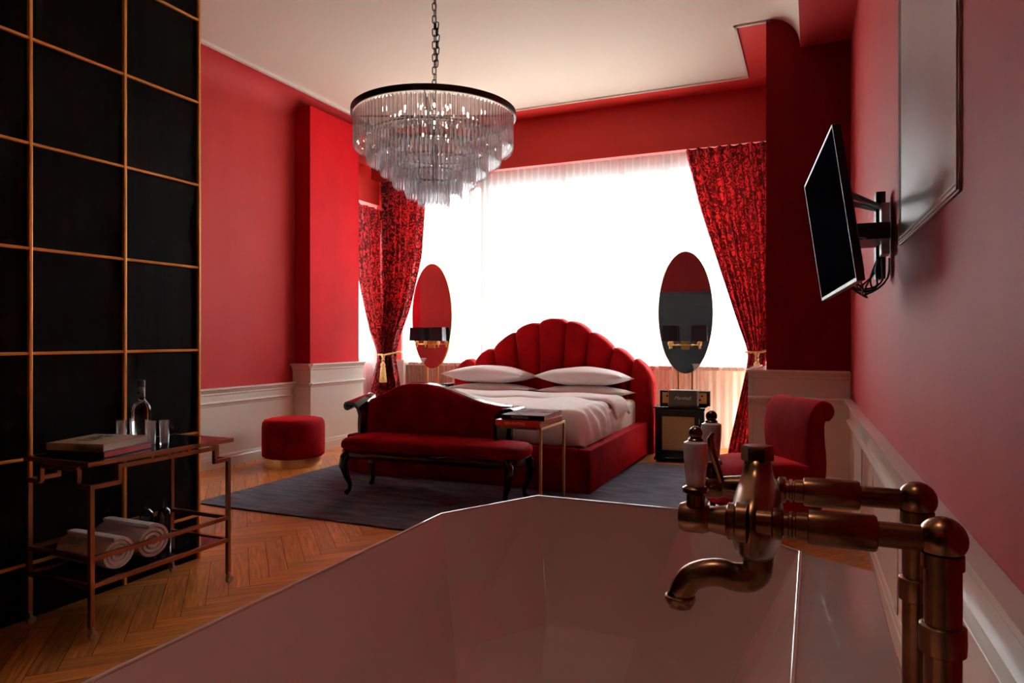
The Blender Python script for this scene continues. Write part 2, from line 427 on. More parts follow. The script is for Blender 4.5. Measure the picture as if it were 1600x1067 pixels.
# wall behind the camera: dark panelling, dark red above
m = MB(); m.box(-5.5, .7, YB-.1, YB, 2.35, ZC+.1); struct(m.build('wall_back', 'red_paint'))
m = MB(); m.box(-5.5, .7, YB-.1, YB+.02, 0, 2.35)
m.box(-5.4, .6, YB, YB+.06, 2.28, 2.36); m.box(-5.4, .6, YB, YB+.045, 0, .16); m.box(-5.4, .6, YB, YB+.04, .80, .85)
for i in range(6):
    x = -4.9+i*.95
    for a in ((x, x+.7, 2.05, 2.09), (x, x+.7, 1.0, 1.04), (x, x+.04, 1.0, 2.09), (x+.66, x+.7, 1.0, 2.09)):
        m.box(a[0], a[1], YB, YB+.045, a[2], a[3])
struct(m.build('wall_back_panelling', 'dark_wall'))

# ------------------------------------------------------------------ black partition with brass grid (left foreground)
m = MB(); m.box(XPART-.12, XPART, YB, 2.886, 0, ZC); pt = struct(m.build('wall_partition', 'black_wood'))
for k in range(12):
    y = 2.884-.4605*k
    if y < YB: break
    m = MB(); m.box(XPART-.004, XPART+.016, y-.008, y+.008, 0, ZC)
    m.build('brass_strip', 'brass_strip', pt, bevel=.003)
for k in range(9):
    z = .247+.467*k
    if z > ZC: break
    m = MB(); m.box(XPART-.004, XPART+.014, YB, 2.878, z-.007, z+.007)
    m.build('brass_strip', 'brass_strip', pt, bevel=.003)

# ------------------------------------------------------------------ windows
m = MB()
for px in (738, 883, 977, 1040):
    x, _ = wx(px, YW+.05); m.box(x-.035, x+.035, YW+.02, YW+.09, .93, 3.30)
x, _ = wx(760, YW+.05); m.box(x-.06, x+.06, YW, YW+.1, .93, 3.3)
m.box(-5.62, -.36, YW+.0, YW+.1, .90, .97); m.box(-5.62, -.36, YW, YW+.1, 3.22, 3.32)
m.box(-5.62, -5.54, YW, YW+.1, .93, 3.3); m.box(-.46, -.36, YW, YW+.1, .93, 3.3)
w1 = struct(m.build('window_1', 'window_frame'))
m = MB(); m.box(-5.60, -.40, YW+.05, YW+.056, .95, 3.25); m.build('glass_pane', 'glass', w1)
m = MB(); m.box(-5.6, -.36, YW-.16, YW+.02, .885, .925); m.build('window_sill', 'white_wood', w1)
m = MB(); m.box(-6.0, -.3, YW, YW+.15, 0, .90); m.box(-6.0, -.3, YW, YW+.15, 3.30, ZC+.1)
struct(m.build('wall_window', 'sill_wall'))
m = MB()
m.box(-5.72, -5.64, 6.92, 7.0, .9, 3.0); m.box(-5.72, -5.64, YW-.08, YW+.02, .9, 3.0)
m.box(-5.72, -5.64, 6.92, YW, .9, .97); m.box(-5.72, -5.64, 6.92, YW, 2.93, 3.0)
w2 = struct(m.build('window_2', 'window_frame'))
m = MB(); m.box(-5.69, -5.684, 6.95, YW-.03, .95, 2.95); m.build('glass_pane', 'glass', w2)
m = MB(); m.box(-6.0, -5.26, 6.80, 6.93, 0, ZC); struct(m.build('wall_alcove', 'red_paint'))
# corner post between the two windows
m = MB(); m.box(-5.50, -5.06, YH+.11, YH+.15, .95, ZH); cp = struct(m.build('wall_corner_post', 'red_gloss'))
m = MB(); m.box(-5.50, -5.02, YH+.10, YH+.16, 0, .95); m.box(-5.52, -5.0, YH+.08, YH+.17, .92, .96); m.build('post_base', 'white_wood', cp)

# sheers
def sheer(name, p0, p1, z0, z1, n, amp, label):
    p0, p1 = Vector((*p0,0)), Vector((*p1,0)); L = (p1-p0).length; t = (p1-p0)/L; nrm = Vector((-t.y, t.x, 0))
    N = n*8; rs = []
    ph = [random.uniform(-.5,.5) for _ in range(N+9)]
    for iz in range(9):
        f = iz/8; z = z1+(z0-z1)*f; row = []
        for i in range(N+1):
            s = i/N
            a = amp*(.55+.6*f)*(math.sin(2*PI*n*s+1.2*math.sin(7*s)+f*.5) + .45*math.sin(2*PI*n*.37*s+f*2+1))
            row.append(p0+t*(s*L+.012*math.sin(5*f+i*.8)*f)+nrm*a+Vector((0,0,z)))
        rs.append(row)
    m = MB(); m.rings(rs, closed=False)
    o = m.build(name, 'sheer', smooth=True, angle=180)
    return tag(o, label, 'curtain')
sheer('sheer_curtain', (-5.42, YH+.21), (-.375, YH+.21), .02, ZH+.03, 56, .018, 'long white sheer curtain across the wide window behind the bed')
sheer('sheer_curtain', (-5.44, 6.97), (-5.44, YH+.10), .02, 3.04, 12, .014, 'narrow white sheer curtain on the side window between red pier and damask curtain')

# ------------------------------------------------------------------ damask curtains
def drape(label, edges, folds, amp, seed=0, tuck=0):
    """edges: list of (z, A(xyz of one side), B(other side)); folds run down the cloth"""
    def lerp(z):
        for (z0, a0, b0), (z1, a1, b1) in zip(edges, edges[1:]):
            if z0 >= z >= z1:
                f = (z0-z)/(z0-z1) if z0 != z1 else 0
                return Vector(a0).lerp(Vector(a1), f), Vector(b0).lerp(Vector(b1), f)
        return Vector(edges[-1][1]), Vector(edges[-1][2])
    zt, zb = edges[0][0], edges[-1][0]; NZ = 60; N = folds*14; rs = []
    W0 = (Vector(edges[0][2])-Vector(edges[0][1])).length
    for iz in range(NZ+1):
        z = zt+(zb-zt)*iz/NZ; a, b = lerp(z)
        # smooth the polyline a little
        a2, b2 = lerp(min(zt, z+.08)); a3, b3 = lerp(max(zb, z-.08)); a = (a+a2+a3)/3; b = (b+b2+b3)/3
        w = (b-a); L = w.length; t = w/L; nr = Vector((-t.y, t.x, 0)); row = []
        if nr.dot(Vector((0,-1,0)) + Vector((.6,0,0))) < 0: nr = -nr
        A = amp*(.75+.35*(1-L/W0))
        for i in range(N+1):
            s = i/N
            k = math.sin(2*PI*folds*s + .9*math.sin(3+5*s+seed) + .35*math.sin(z*2.1+seed))
            k = math.copysign(abs(k)**.75, k)
            k2 = .4*math.sin(2*PI*folds*.43*s+seed*2+z*.7)
            p = a + w*s + nr*(A*(k+k2)) + t*(.25*A*math.cos(2*PI*folds*s*1.0))
            row.append(Vector((p.x, p.y, z)))
        rs.append(row)
    m = MB(); m.rings(rs, closed=False, uvs=lambda i, j: (j/N*W0*1.9, (zt+(zb-zt)*i/NZ)))
    o = m.build('damask_curtain', 'damask', smooth=True, angle=180)
    return tag(o, label, 'curtain')
def X(px, Y): return wx(px, Y)[0]
yc = YH-.0
def zat(py, px, Y): return wz(py, wx(px, Y)[1])
yt = 7.66
r_edges = [(3.335, (X(1069,yc),yc,0), (-.39,yc,0)),
           (zat(330,1093,yc), (X(1093,yc),yc,0), (-.39,yc,0)),
           (zat(430,1126,yt), (X(1126,yt),yt,0), (-.39,yt,0)),
           (zat(500,1151,yt), (X(1150,yt),yt,0), (-.40,yt,0)),
           (zat(545,1168,yt), (X(1167,yt),yt,0), (-.44,yt+.03,0)),
           (zat(556,1170,yt), (X(1170,yt),yt,0), (-.46,yt+.03,0)),
           (zat(600,1160,yt), (X(1161,yt),yt,0), (-.47,yt,0)),
           (.012, (X(1135,yt),yt,0), (-.47,yt,0))]
drape('red damask curtain at the right of the bed window, gold cord tied', r_edges, 8, .042, 1)
l_edges = [(3.335, (X(594,yc),yc,0), (X(666,yc),yc,0)),
           (zat(400,660,yt), (X(598,yt),yt,0), (X(658,yt),yt,0)),
           (zat(480,640,yt), (X(598,yt),yt,0), (X(640,yt),yt,0)),
           (zat(530,622,yt), (X(597,yt),yt,0), (X(622,yt),yt,0)),
           (zat(556,616,yt), (X(598,yt),yt,0), (X(616,yt),yt,0)),
           (zat(600,626,yt), (X(594,yt),yt,0), (X(624,yt),yt,0)),
           (.012, (X(588,yt),yt,0), (X(634,yt),yt,0))]
drape('red damask curtain left of the bed, right-hand half under the window header', l_edges, 6, .038, 2)
def XYb(px, Xp):       # point on the side window's plane x=Xp
    u = (px-800)/F; d = Xp/(-SY+CY*u); return d*(CY+SY*u), d
def lb(px, py): y, d = XYb(px, -5.20); return (wz(py, d), (-5.20, y, 0))
s_edges = []
for pxl, pyl in ((545,312),(553,400),(563,460),(578,520),(590,545),(593,556),(583,590)):
    z, a = lb(pxl, pyl)
    f = min(1, max(0, (3.0-z)/2.0))
    s_edges.append((z, a, (-5.24+.02*f, 7.74, 0)))
s_edges.append((.012, lb(570,700)[1], (-5.2, 7.64, 0)))
drape('red damask curtain left of the bed, narrower half under the side window beam', s_edges, 5, .022, 5)

# tie backs
def tie(cx, cy, z, rx, ry, label, tassel_dx, tass=True, dz=0):
    t = thing('curtain_tieback', label, 'curtain tieback', (cx, cy, z))
    m = MB()
    n = 40
    for ph in (0, PI):
        pts = [(rx*math.cos(a)+.006*math.cos(9*a+ph)*math.cos(a), ry*math.sin(a)+.006*math.cos(9*a+ph)*math.sin(a), .018*math.cos(a)*(1 if rx > 0 else -1)+.006*math.sin(9*a+ph)+.02*abs(math.cos(a))-.01) for a in [2*PI*k/120 for k in range(120)]]
        m.tube(pts, .0085, 8, close=True)
    m.build('cord', 'gold_thread', t, smooth=True)
    m = MB(); m.sphere((tassel_dx, -ry-.01, -.03), .028, 14, (.9,.8,1.1)); m.sphere((tassel_dx, -ry-.012, -.075), .022, 14)
    m.tube([(tassel_dx-.012, -ry-.01, -.03), (tassel_dx-.014, -ry-.012, -.12)], .007, 8)
    m.tube([(tassel_dx+.012, -ry-.01, -.03), (tassel_dx+.010, -ry-.012, -.12)], .007, 8)
    m.build('knot', 'gold_thread', t, smooth=True)
    m = MB(); m.lathe([(.012,-.10),(.030,-.125),(.034,-.145),(.026,-.165),(.034,-.18),(.040,-.25),(.052,-.36),(.050,-.365)], (tassel_dx-.002, -ry-.012, 0), 28)
    m.build('tassel', 'gold_thread', t, smooth=True)
    return t
tie(X(606,yt)+.02, yt-.01, zat(553,603,yt), .175, .085, 'gold cord tieback with tassel on the left damask curtain', -.02)
tie(X(1186,yt), yt+.01, zat(549,1183,yt), .13, .085, 'gold cord tieback on the right damask curtain, tassel behind pier', -.015)

# ------------------------------------------------------------------ rug
m = MB(); N = 60
x0, x1, y0, y1 = -4.27, -.73, 3.82, 6.85
m.box(x0, x1, y0, y1, .001, .012, bev=.003)
tag(m.build('rug', 'rug'), 'dark slate blue low pile rug under the bed and settee', 'rug')

# ------------------------------------------------------------------ bed
bed = thing('bed', 'red velvet bed with scalloped shell headboard and low upholstered frame', 'bed', (-2.73, 6.25, 0))
inv = Matrix.Translation((2.73, -6.25, 0))
BX0, BX1, BY0, BY1 = -3.93, -1.60, 5.22, 7.22
m = MB()
for a in ((BX1-.11, BX1, BY0, BY1+.08), (BX0, BX0+.11, BY0, BY1+.08), (BX0+.11, BX1-.11, BY0, BY0+.11)):
    m.box(*a, .02, .368, bev=.018)
m.box(BX0+.1, BX1-.1, BY0+.1, BY1, .15, .26)
o = m.build('bed_frame', 'velvet', bed, smooth=True); o.data.transform(inv)
m = MB(); m.box(BX0+.12, BX1-.12, BY0+.125, BY1+.04, .262, .60, bev=.05, seg=4)
o = m.build('mattress', 'mattress_cloth', bed, smooth=True); o.data.transform(inv)
# headboard lobes
yh = 7.30
def hp(px, py):
    x, d = wx(px, yh); return x, wz(py, d)
notch = [(713,600),(742,573),(771,548),(805,520),(842,508),(885,506),(921,521),(958,547),(991,570),(1019,598)]
tips = [(722,566),(754,551),(786,529),(824,506),(863,497),(903,504),(940,526),(974,548),(1003,566)]
NP = [hp(*p) for p in notch]; TP = [hp(*p) for p in tips]
bx = [-3.90,-3.52,-3.24,-3.02,-2.82,-2.60,-2.40,-2.18,-1.92,-1.555]
for i in range(9):
    (xl, zl), (xr, zr) = NP[i], NP[i+1]; xt, zt = TP[i]
    bl, br = bx[i], bx[i+1]
    if i == 0: xl = bl = -3.91
    if i == 8: xr = br = -1.545
    K, T = 17, 15; zb = .30 if i not in (0, 8) else .02
    rows_f = []; rows = []
    for k in range(K+1):
        s = -1+2*k/K; f = (s+1)/2
        top = Vector((xl+(xr-xl)*f, zl+(zr-zl)*f))
        # dome over the notch line, peaking at the tip
        mid = Vector(((xl+xr)/2, (zl+zr)/2)); dome = Vector((xt, zt))-mid
        e = 2.6 if i in (0, 8) else 2.1
        top = top + dome*(max(0, 1-abs(s)**e))**.5
        bot = Vector((bl+(br-bl)*f, zb)); col = []
        for q in range(T+1):
            g = q/T; gg = 1-(1-g)**1.6
            p = bot.lerp(top, gg)
            rr = (max(0, 1-abs(s)**2.6))**.5 * (max(0, 1-g**7))**.5
            col.append((p.x, p.y, rr))
        rows.append(col)
    m = MB(); rs = []
    for col in rows:
        ring = [Vector((x, yh+.015-.085*r, z)) for x, z, r in col] + [Vector((x, yh+.125+.05*r, z)) for x, z, r in reversed(col)]
        rs.append(ring)
    m.rings(rs)
    bmesh.ops.remove_doubles(m.bm, verts=m.bm.verts[:], dist=.0004)
    o = m.build('headboard_panel', 'velvet_head', bed, smooth=True, angle=60); o.data.transform(inv)

# duvet
def duvet():
    x0, x1, y0, y1 = -3.87, -1.66, 5.29, 6.62; NX, NY = 90, 64; rs = []
    for j in range(NY+1):
        g = j/NY; row = []
        for i in range(NX+1):
            f = i/NX
            x = x0+(x1-x0)*f; y = y0+(y1-y0)*g
            ex = min(f, 1-f)*(x1-x0); ey = g*(y1-y0)
            def edge(e, w=.16): return 0 if e > w else (1-e/w)
            k = min(1, (edge(ex)**2.6+edge(ey)**2.6)**(1/2.6))
            zt = .665+.012*math.sin(5*x+2*y)*math.sin(3*y+1)+.008*math.sin(11*x-4*y)
            base = .385 if f > .5 else .385
            drop = (1-math.sqrt(max(0, 1-k*k)))
            z = zt-(zt-base)*drop
            # creases where the cloth turns over the edge
            wr = .011*math.sin(38*x+9*y)*min(1, k*1.5)+.009*math.sin(31*y-11*x+2)*min(1, k*1.5)
            # the side hem climbs towards the pillows, baring the mattress
            if f > .5:
                x -= .11*max(0, g-.45)**1.2*(1 if ex < .2 else 0)*min(1, k+.3)
            row.append(Vector((x+wr*.8, y+wr*.5, z+wr*.6)))
        rs.append(row)
    m = MB(); m.rings(rs, closed=False)
    o = m.build('duvet', 'white_cloth', smooth=True, angle=180)
    so = o.modifiers.new('s', 'SOLIDIFY'); so.thickness = .02; so.offset = -1
    tag(o, 'white duvet spread over the red bed', 'duvet')
    # turned-back band
    rs = []
    NX2 = 60
    for j in range(15):
        a = j/14; row = []
        for i in range(NX2+1):
            f = i/NX2; x = -3.86+(2.19)*f
            ex = min(f, 1-f)*2.19; k = 0 if ex > .12 else 1-ex/.12
            sag = .16*(1-math.sqrt(max(0, 1-k*k)))
            y = 6.30+.52*a + .012*math.sin(4*x) ; hump = .045*math.sin(PI*min(1, a*1.02))**.45
            row.append(Vector((x, y+.035*k*(.5-a), .655+hump+.006*math.sin(9*x+3*a)-sag)))
        rs.append(row)
    m = MB(); m.rings(rs, closed=False)
    p = m.build('turned_back_fold', 'white_cloth', o, smooth=True, angle=180)
    so = p.modifiers.new('s', 'SOLIDIFY'); so.thickness = .02; so.offset = -1
duvet()

def pillow(label, c, w, d, h, rz, seed, group='pillows on the bed'):
    N = 24; m = MB()
    def P(u, v, sgn):
        e = (max(0, 1-abs(u)**2.2)*max(0, 1-abs(v)**2.2))
        pin = 1-.10*(1-u*u)*abs(v)**3 - 0
        x = u*w/2*(1-.07*(1-abs(v)**2)*abs(u)**4) ; y = v*d/2*(1-.10*(1-abs(u)**2)*abs(v)**4)
        z = sgn*h/2*(e**.5*.8+.2*e**1.5)*(1.1 if sgn > 0 else .9) + .006*math.sin(6*u+seed)*math.cos(4*v+seed)*e
        return Vector((x, y, z))
    for sgn in (1, -1):
        m.rings([[P(-1+2*i/N, -1+2*j/N, sgn) for i in range(N+1)] for j in range(N+1)], closed=False)
    bmesh.ops.remove_doubles(m.bm, verts=m.bm.verts[:], dist=.001)
    o = m.build('pillow', 'pillow_cloth', smooth=True, angle=180)
    o.location = c; o.rotation_euler = (math.radians(-4), 0, rz)
    return tag(o, label, 'pillow', group)
pillow('lower white pillow at the left side of the bed', (-3.27, 6.99, .685), .94, .50, .12, 0, 1)
pillow('plump white pillow on top at the left side of the bed', (-3.31, 6.98, .835), .98, .52, .20, .01, 2)
pillow('lower white pillow at the right side of the bed', (-2.19, 6.99, .685), .96, .50, .12, 0, 3)
pillow('plump white pillow on top at the right side of the bed', (-2.21, 6.98, .835), .96, .52, .20, 0, 4)

# ------------------------------------------------------------------ settee at the foot of the bed
st = thing('settee', 'low red velvet settee with black lacquered scroll arms at bed foot', 'settee', (-2.7, 4.7, .012))
iv = Matrix.Translation((2.7, -4.7, 0))
poly = [(-3.36,4.42),(-2.0,4.50),(-1.93,4.58),(-1.92,4.86),(-2.05,4.93),(-3.42,4.90),(-3.47,4.80),(-3.45,4.50)]
def smoothpoly(p, n=3):
    for _ in range(n):
        q = []
        for a, b in zip(p, p[1:]+p[:1]):
            q += [(a[0]*.75+b[0]*.25, a[1]*.75+b[1]*.25), (a[0]*.25+b[0]*.75, a[1]*.25+b[1]*.75)]
        p = q
    return p
sp = smoothpoly(poly, 2); cx, cy = -2.7, 4.68
def shr(p, k, z): return [Vector((cx+(x-cx)*(1-k/1.0), cy+(y-cy)*(1-k*2.2), z)) for x, y in p]
m = MB(); m.rings([shr(sp, .02, .362), shr(sp, 0, .375), shr(sp, -.004, .40), shr(sp, .004, .425), shr(sp, .03, .443), shr(sp, .10, .453), shr(sp, .25, .458)])
o = m.build('seat', 'velvet', st, smooth=True, angle=60); o.data.transform(iv)
m = MB(); m.rings([shr(sp, .03, .295), shr(sp, .006, .31), shr(sp, .006, .355), shr(sp, .02, .366)])
o = m.build('seat_frame', 'black_lacquer', st, smooth=True, angle=40); o.data.transform(iv)
for lx, ly, sx, sy in ((-3.34,4.48,-1,-1),(-2.03,4.54,1,-1),(-3.38,4.85,-1,1),(-2.02,4.87,1,1)):
    m = MB()
    pts = [(lx, ly, .35), (lx+.035*sx, ly+.02*sy, .30), (lx+.045*sx, ly+.03*sy, .24), (lx+.02*sx, ly+.015*sy, .15), (lx+.0*sx, ly, .09), (lx+.005*sx, ly, .05), (lx+.03*sx, ly+.015*sy, .017)]
    m.tube(pts, [.036,.040,.034,.024,.017,.016,.020], 14)
    o = m.build('leg', 'black_lacquer', st, smooth=True); o.data.transform(iv)
# back: top line measured along x
tops = [(-3.44,.715),(-3.36,.755),(-3.26,.812),(-3.15,.85),(-3.05,.862),(-2.95,.862),(-2.85,.85),(-2.75,.826),(-2.62,.785),(-2.50,.745),(-2.38,.718),(-2.24,.70)]
def topz(x):
    for (a, za), (b, zb) in zip(tops, tops[1:]):
        if a <= x <= b:
            f = (x-a)/(b-a); return za+(zb-za)*f
    return tops[0][1] if x < tops[0][0] else tops[-1][1]
m = MB(); rs = []
for i in range(49):
    x = -3.43+1.20*i/48; zt = sum(topz(x+k*.02) for k in (-2,-1,0,1,2))/5; b = .03*math.sin(PI*i/48)
    lean = lambda z: 4.90+.10*(z-.44)+(.06*max(0, 1-(x+3.43)/.2)**2)*-1
    ring = [(z, -.0) for z in ()]
    pr = [(.44, 0), (.55, -.012), (zt-.10, -.012), (zt-.03, -.006), (zt-.008, .008), (zt, .03), (zt-.008, .055), (zt-.03, .07), (.44, .07)]
    rs.append([Vector((x, lean(z)+oy-b*.3, z)) for z, oy in pr])
m.rings(rs); o = m.build('backrest', 'velvet', st, smooth=True, angle=60); o.data.transform(iv)
# black rail behind / along the back
m = MB(); rs = []
for i in range(49):
    x = -3.50+1.32*i/48; xx = min(max(x, -3.44), -2.24); zt = sum(topz(xx+k*.02) for k in (-2,-1,0,1,2))/5
    rs.append([Vector((x, y, z)) for y, z in ((4.985,.30),(5.01,.30),(5.045,zt-.02),(5.03,zt+.004),(4.99,zt-.004))])
m.rings(rs); o = m.build('back_frame', 'black_lacquer', st, smooth=True, angle=50); o.data.transform(iv)
def arm(x0, s, y0=4.76, y1=5.0, slope=0):
    # band rises from the seat rail and rolls outwards; s = outward sign
    prof = [(0,.30),(0,.42),(.004,.52),(.0,.60),(.02,.655),(.06,.685),(.10,.69)]
    curl = [(.125+.024*math.cos(math.radians(a)), .668+.024*math.sin(math.radians(a))) for a in range(90, -200, -30)]
    pts = prof+curl
    m = MB(); L = []; R = []
    rs = []
    for i, (q, z) in enumerate(pts):
        a = pts[max(i-1,0)]; b = pts[min(i+1,len(pts)-1)]
        t = Vector((b[0]-a[0], b[1]-a[1])).normalized(); n = Vector((-t.y, t.x))*.014
        sh = .0 if z < .6 else .0
        sl = lambda y: slope*max(0, min(1, (z-.45)/.2))*(y-y0)/(y1-y0)*(1-max(0, q)/.2)
        rs.append([Vector((x0+s*(q+n.x), y, z+n.y+sl(y))) for y in (y0, y1)] + [Vector((x0+s*(q-n.x), y, z-n.y+sl(y))) for y in (y1, y0)])
    m.rings(rs)
    o = m.build('arm', 'black_lacquer', st, smooth=True, angle=50, bevel=.004); o.data.transform(iv)
arm(-3.455, -1, slope=.10); arm(-2.215, 1)

# ------------------------------------------------------------------ brass side table + books
tb = thing('side_table', 'slim C-shaped brass side table holding two books, right of settee', 'table', (-1.82, 4.565, 0))
iv2 = Matrix.Translation((1.82, -4.565, 0))
w = .017; tx0, tx1, ty0, ty1 = -1.965, -1.675, 4.33, 4.80
m = MB(); z = .638
m.bar((tx0,ty0,z),(tx1+w/2,ty0,z), w); m.bar((tx0,ty1,z),(tx1+w/2,ty1,z), w); m.bar((tx0,ty0,z),(tx0,ty1,z), w); m.bar((tx1,ty0,z),(tx1,ty1,z), w)
o = m.build('top_frame', 'brass_dark', tb, bevel=.0015); o.data.transform(iv2)
m = MB(); m.box(tx0, tx1, ty0, ty1, .634, .648); o = m.build('table_top', 'black_glass', tb); o.data.transform(iv2)
for y in (ty0, ty1):
    m = MB(); m.bar((tx1,y,.02),(tx1,y,.63), w); o = m.build('leg', 'brass_dark', tb, bevel=.0015); o.data.transform(iv2)
m = MB(); z = .0255
m.bar((tx1,ty0,z),(tx1,ty1,z), w); m.bar((tx0,ty0,z),(tx1,ty0,z), w); m.bar((tx0,ty1,z),(tx1,ty1,z), w)
o = m.build('base', 'brass_dark', tb, bevel=.0015); o.data.transform(iv2)

def book(label, c, sx, sy, h, rz, cover, page='paper', spine='-y', txt=None, tm='cream_ink', group=None, cover_top=None, ttop=None):
    b = thing('book', label, 'book', c, rz, group)
    m = MB()
    m.box(-sx/2, sx/2, -sy/2, sy/2, 0, .003); 
    if not cover_top: m.box(-sx/2, sx/2, -sy/2, sy/2, h-.003, h)
    if spine == '-y': m.box(-sx/2, sx/2, -sy/2-.001, -sy/2+.004, 0, h)
    else: m.box(-sx/2-.001, -sx/2+.004, -sy/2, sy/2, 0, h)
    m.build('cover', cover, b, bevel=.0008)
    if cover_top: MB().box(-sx/2, sx/2, -sy/2, sy/2, h-.003, h).build('front_cover', cover_top, b)
    m = MB(); m.box(-sx/2+.004, sx/2-.004, -sy/2+.004, sy/2-.004, .003, h-.003); m.build('pages', page, b)
    if txt:
        if spine == '-y': mt = Matrix.Translation((-.02, -sy/2-.0015, h/2)) @ Matrix.Rotation(PI/2, 4, 'X')
        else: mt = Matrix.Translation((-sx/2-.0015, 0, h/2)) @ Matrix.Rotation(-PI/2, 4, 'Z') @ Matrix.Rotation(PI/2, 4, 'X')
        text_mesh(txt, h*.62, 'spine_lettering', tm, b, mt)
    if ttop:
        text_mesh(ttop[0], ttop[1], 'title_lettering', ttop[2], b, Matrix.Translation((ttop[3], ttop[4], h+.0005)) @ Matrix.Rotation(ttop[5], 4, 'Z'))
    return b
book('red hardback lying on the brass side table, lower of two', (-1.835, 4.53, .648), .335, .42, .040, -.03, 'book_red', txt='BERLIN STYLE', tm='cream_ink', group=None)
book('black book with glossy blue grey cover, upper of two on the brass side table', (-1.825, 4.56, .689), .31, .42, .034, .05, 'book_black', txt='METROPOLIS', tm='cream_ink', cover_top='book_blue')

# ------------------------------------------------------------------ pouf
pf = thing('pouf', 'round red velvet pouf on a gold base by the left panelling', 'pouf', (-4.72, 5.42, 0))
R = .298
MB().lathe([(R-.028,0),(R-.028,.085),(R-.03,.09)], n=48).build('base', 'gold', pf, smooth=True)
MB().lathe([(R-.02,.086),(R,.10),(R+.003,.20),(R+.002,.38),(R-.004,.42),(R-.02,.445),(R-.06,.456),(.12,.463),(.01,.464)], n=64).build('cushion', 'velvet', pf, smooth=True, angle=60)

# ------------------------------------------------------------------ nightstands, vanity mirrors with sconces
def nightstand(label, x, y0=6.985):
    t = thing('nightstand', label, 'nightstand', (x, y0+.21, 0), 0, 'black nightstands either side of the bed')
    m = MB(); w, d, h = .245, .21, .56
    m.box(-w-.008, w+.008, -d-.008, d, h-.022, h); m.box(-w, w, -d+.02, d, .045, h-.02); m.box(-w-.006, w+.006, -d-.006, d, .02, .05)
    m.build('body', 'black_lacquer', t, bevel=.003)
    m = MB()
    for a in ((-w+.004, -w+.075, .055, .53), (w-.095, w-.004, .055, .53), (-w+.07, w-.09, .055, .125), (-w+.07, w-.09, .465, .53)):
        m.box(a[0], a[1], -d, -d+.022, a[2], a[3])
    dr = m.build('door', 'black_satin', t, bevel=.002)
    m = MB(); m.box(-w+.075, w-.095, -d+.008, -d+.016, .125, .465); m.build('cane_panel', 'cane', dr)
    m = MB(); m.box(w-.052, w-.044, -d-.012, -d-.002, .40, .45); m.build('handle', 'silver', dr)
    for a in (-1, 1): 
        for b in (-1, 1): MB().box(a*(w-.03)-.015, a*(w-.03)+.015, b*(d-.03)-.015, b*(d-.03)+.015, 0, .03).build('foot', 'black_satin', t)
    return t
nightstand('black cane-door nightstand right of the bed, small speaker on it', X(1061,6.985))
nightstand('black nightstand left of the bed behind the red settee', -4.22)

def vanity(label, x, y, group):
    t = thing('vanity_mirror', label, 'mirror', (x, y, .56), 0, group)
    # console box with gold faces
    m = MB(); m.box(-.25, .25, -.01, .15, 0, .152); bx_ = m.build('console_box', 'black_lacquer', t, bevel=.003)
    for a, b in ((-.225, -.07), (.06, .215)):
        p = MB().box(a, b, -.014, -.009, .022, .132).build('brass_plate', 'gold', bx_)
    for cx_, cz_ in ((-.175,.095),(-.15,.062),(-.115,.10),(-.12,.06),(.11,.09),(.15,.06),(.17,.10)):
        MB().lathe([(.010,0),(.010,.006)], (cx_, -.013, cz_), 12, axis=(0,-1,0)).build('socket', 'dark_metal', bx_)
    for s in (-1, 1):
        MB().box(s*.07-.010, s*.07+.010, .055, .075, .15, .42).build('post', 'brass', t, bevel=.001)
    cz = .95; a_, b_ = .268, .625; n = 72
    m = MB(); el = lambda k, g: [Vector(((a_+g)*math.cos(2*PI*j/n), k, cz+(b_+g)*math.sin(2*PI*j/n))) for j in range(n)]
    m.rings([el(.048, 0), el(.046, .007), el(.078, .007), el(.08, 0)])
    m.build('oval_rim', 'gold', t, smooth=True)
    m = MB(); m.rings([el(.047, 0), el(.052, 0)]); m.build('mirror_glass', 'mirror', t)
    # two-armed sconce in front of the glass
    zc = .615; sc = MB(); sc.box(-.042, .042, .025, .046, zc-.045, zc+.045); sc.box(-.026, .026, .012, .03, zc-.028, zc+.028)
    sc.tube([(-.15,-.05,zc+.002),(-.08,-.052,zc),(0,-.05,zc),(.08,-.052,zc),(.15,-.05,zc+.002)], .006, 10)
    sc.tube([(0,.02,zc),(0,-.05,zc)], .008, 10)
    for s in (-1, 1):
        sc.lathe([(.004,-.04),(.010,-.028),(.006,-.018),(.016,-.006),(.020,.004),(.022,.03),(.019,.032)], (s*.145, -.05, zc+.002), 16)
        sc.lathe([(.011,.03),(.011,.07)], (s*.145, -.05, zc), 12)
        sc.sphere((s*.075, -.05, zc), .012, 12)
    s_ = sc.build('sconce', 'gold', t, smooth=True)
    for s in (-1, 1):
        m = MB(); hx, hy = .080, .055; c_ = Vector((s*.145, -.05, 0))
        def rr(k, z):
            return [Vector((c_.x+i*hx*k, c_.y+j*hy*k, z)) for i, j in ((-1,-.9),(-.9,-1),(.9,-1),(1,-.9),(1,.9),(.9,1),(-.9,1),(-1,.9))]
        m.rings([rr(1, zc+.042), rr(.92, zc+.20), rr(.89, zc+.20), rr(.97, zc+.042)], cap=False)
        m.build('lamp_shade', 'shade', s_, smooth=False)
    return t
vR = vanity('oval vanity mirror with twin black shades, right of the bed behind speaker', -1.20, 7.19, 'oval mirrors beside the bed')
vR.rotation_euler.z = math.radians(5)
vanity('oval gold-rimmed vanity mirror with twin black shades, left of the bed', -4.19, 7.17, 'oval mirrors beside the bed')

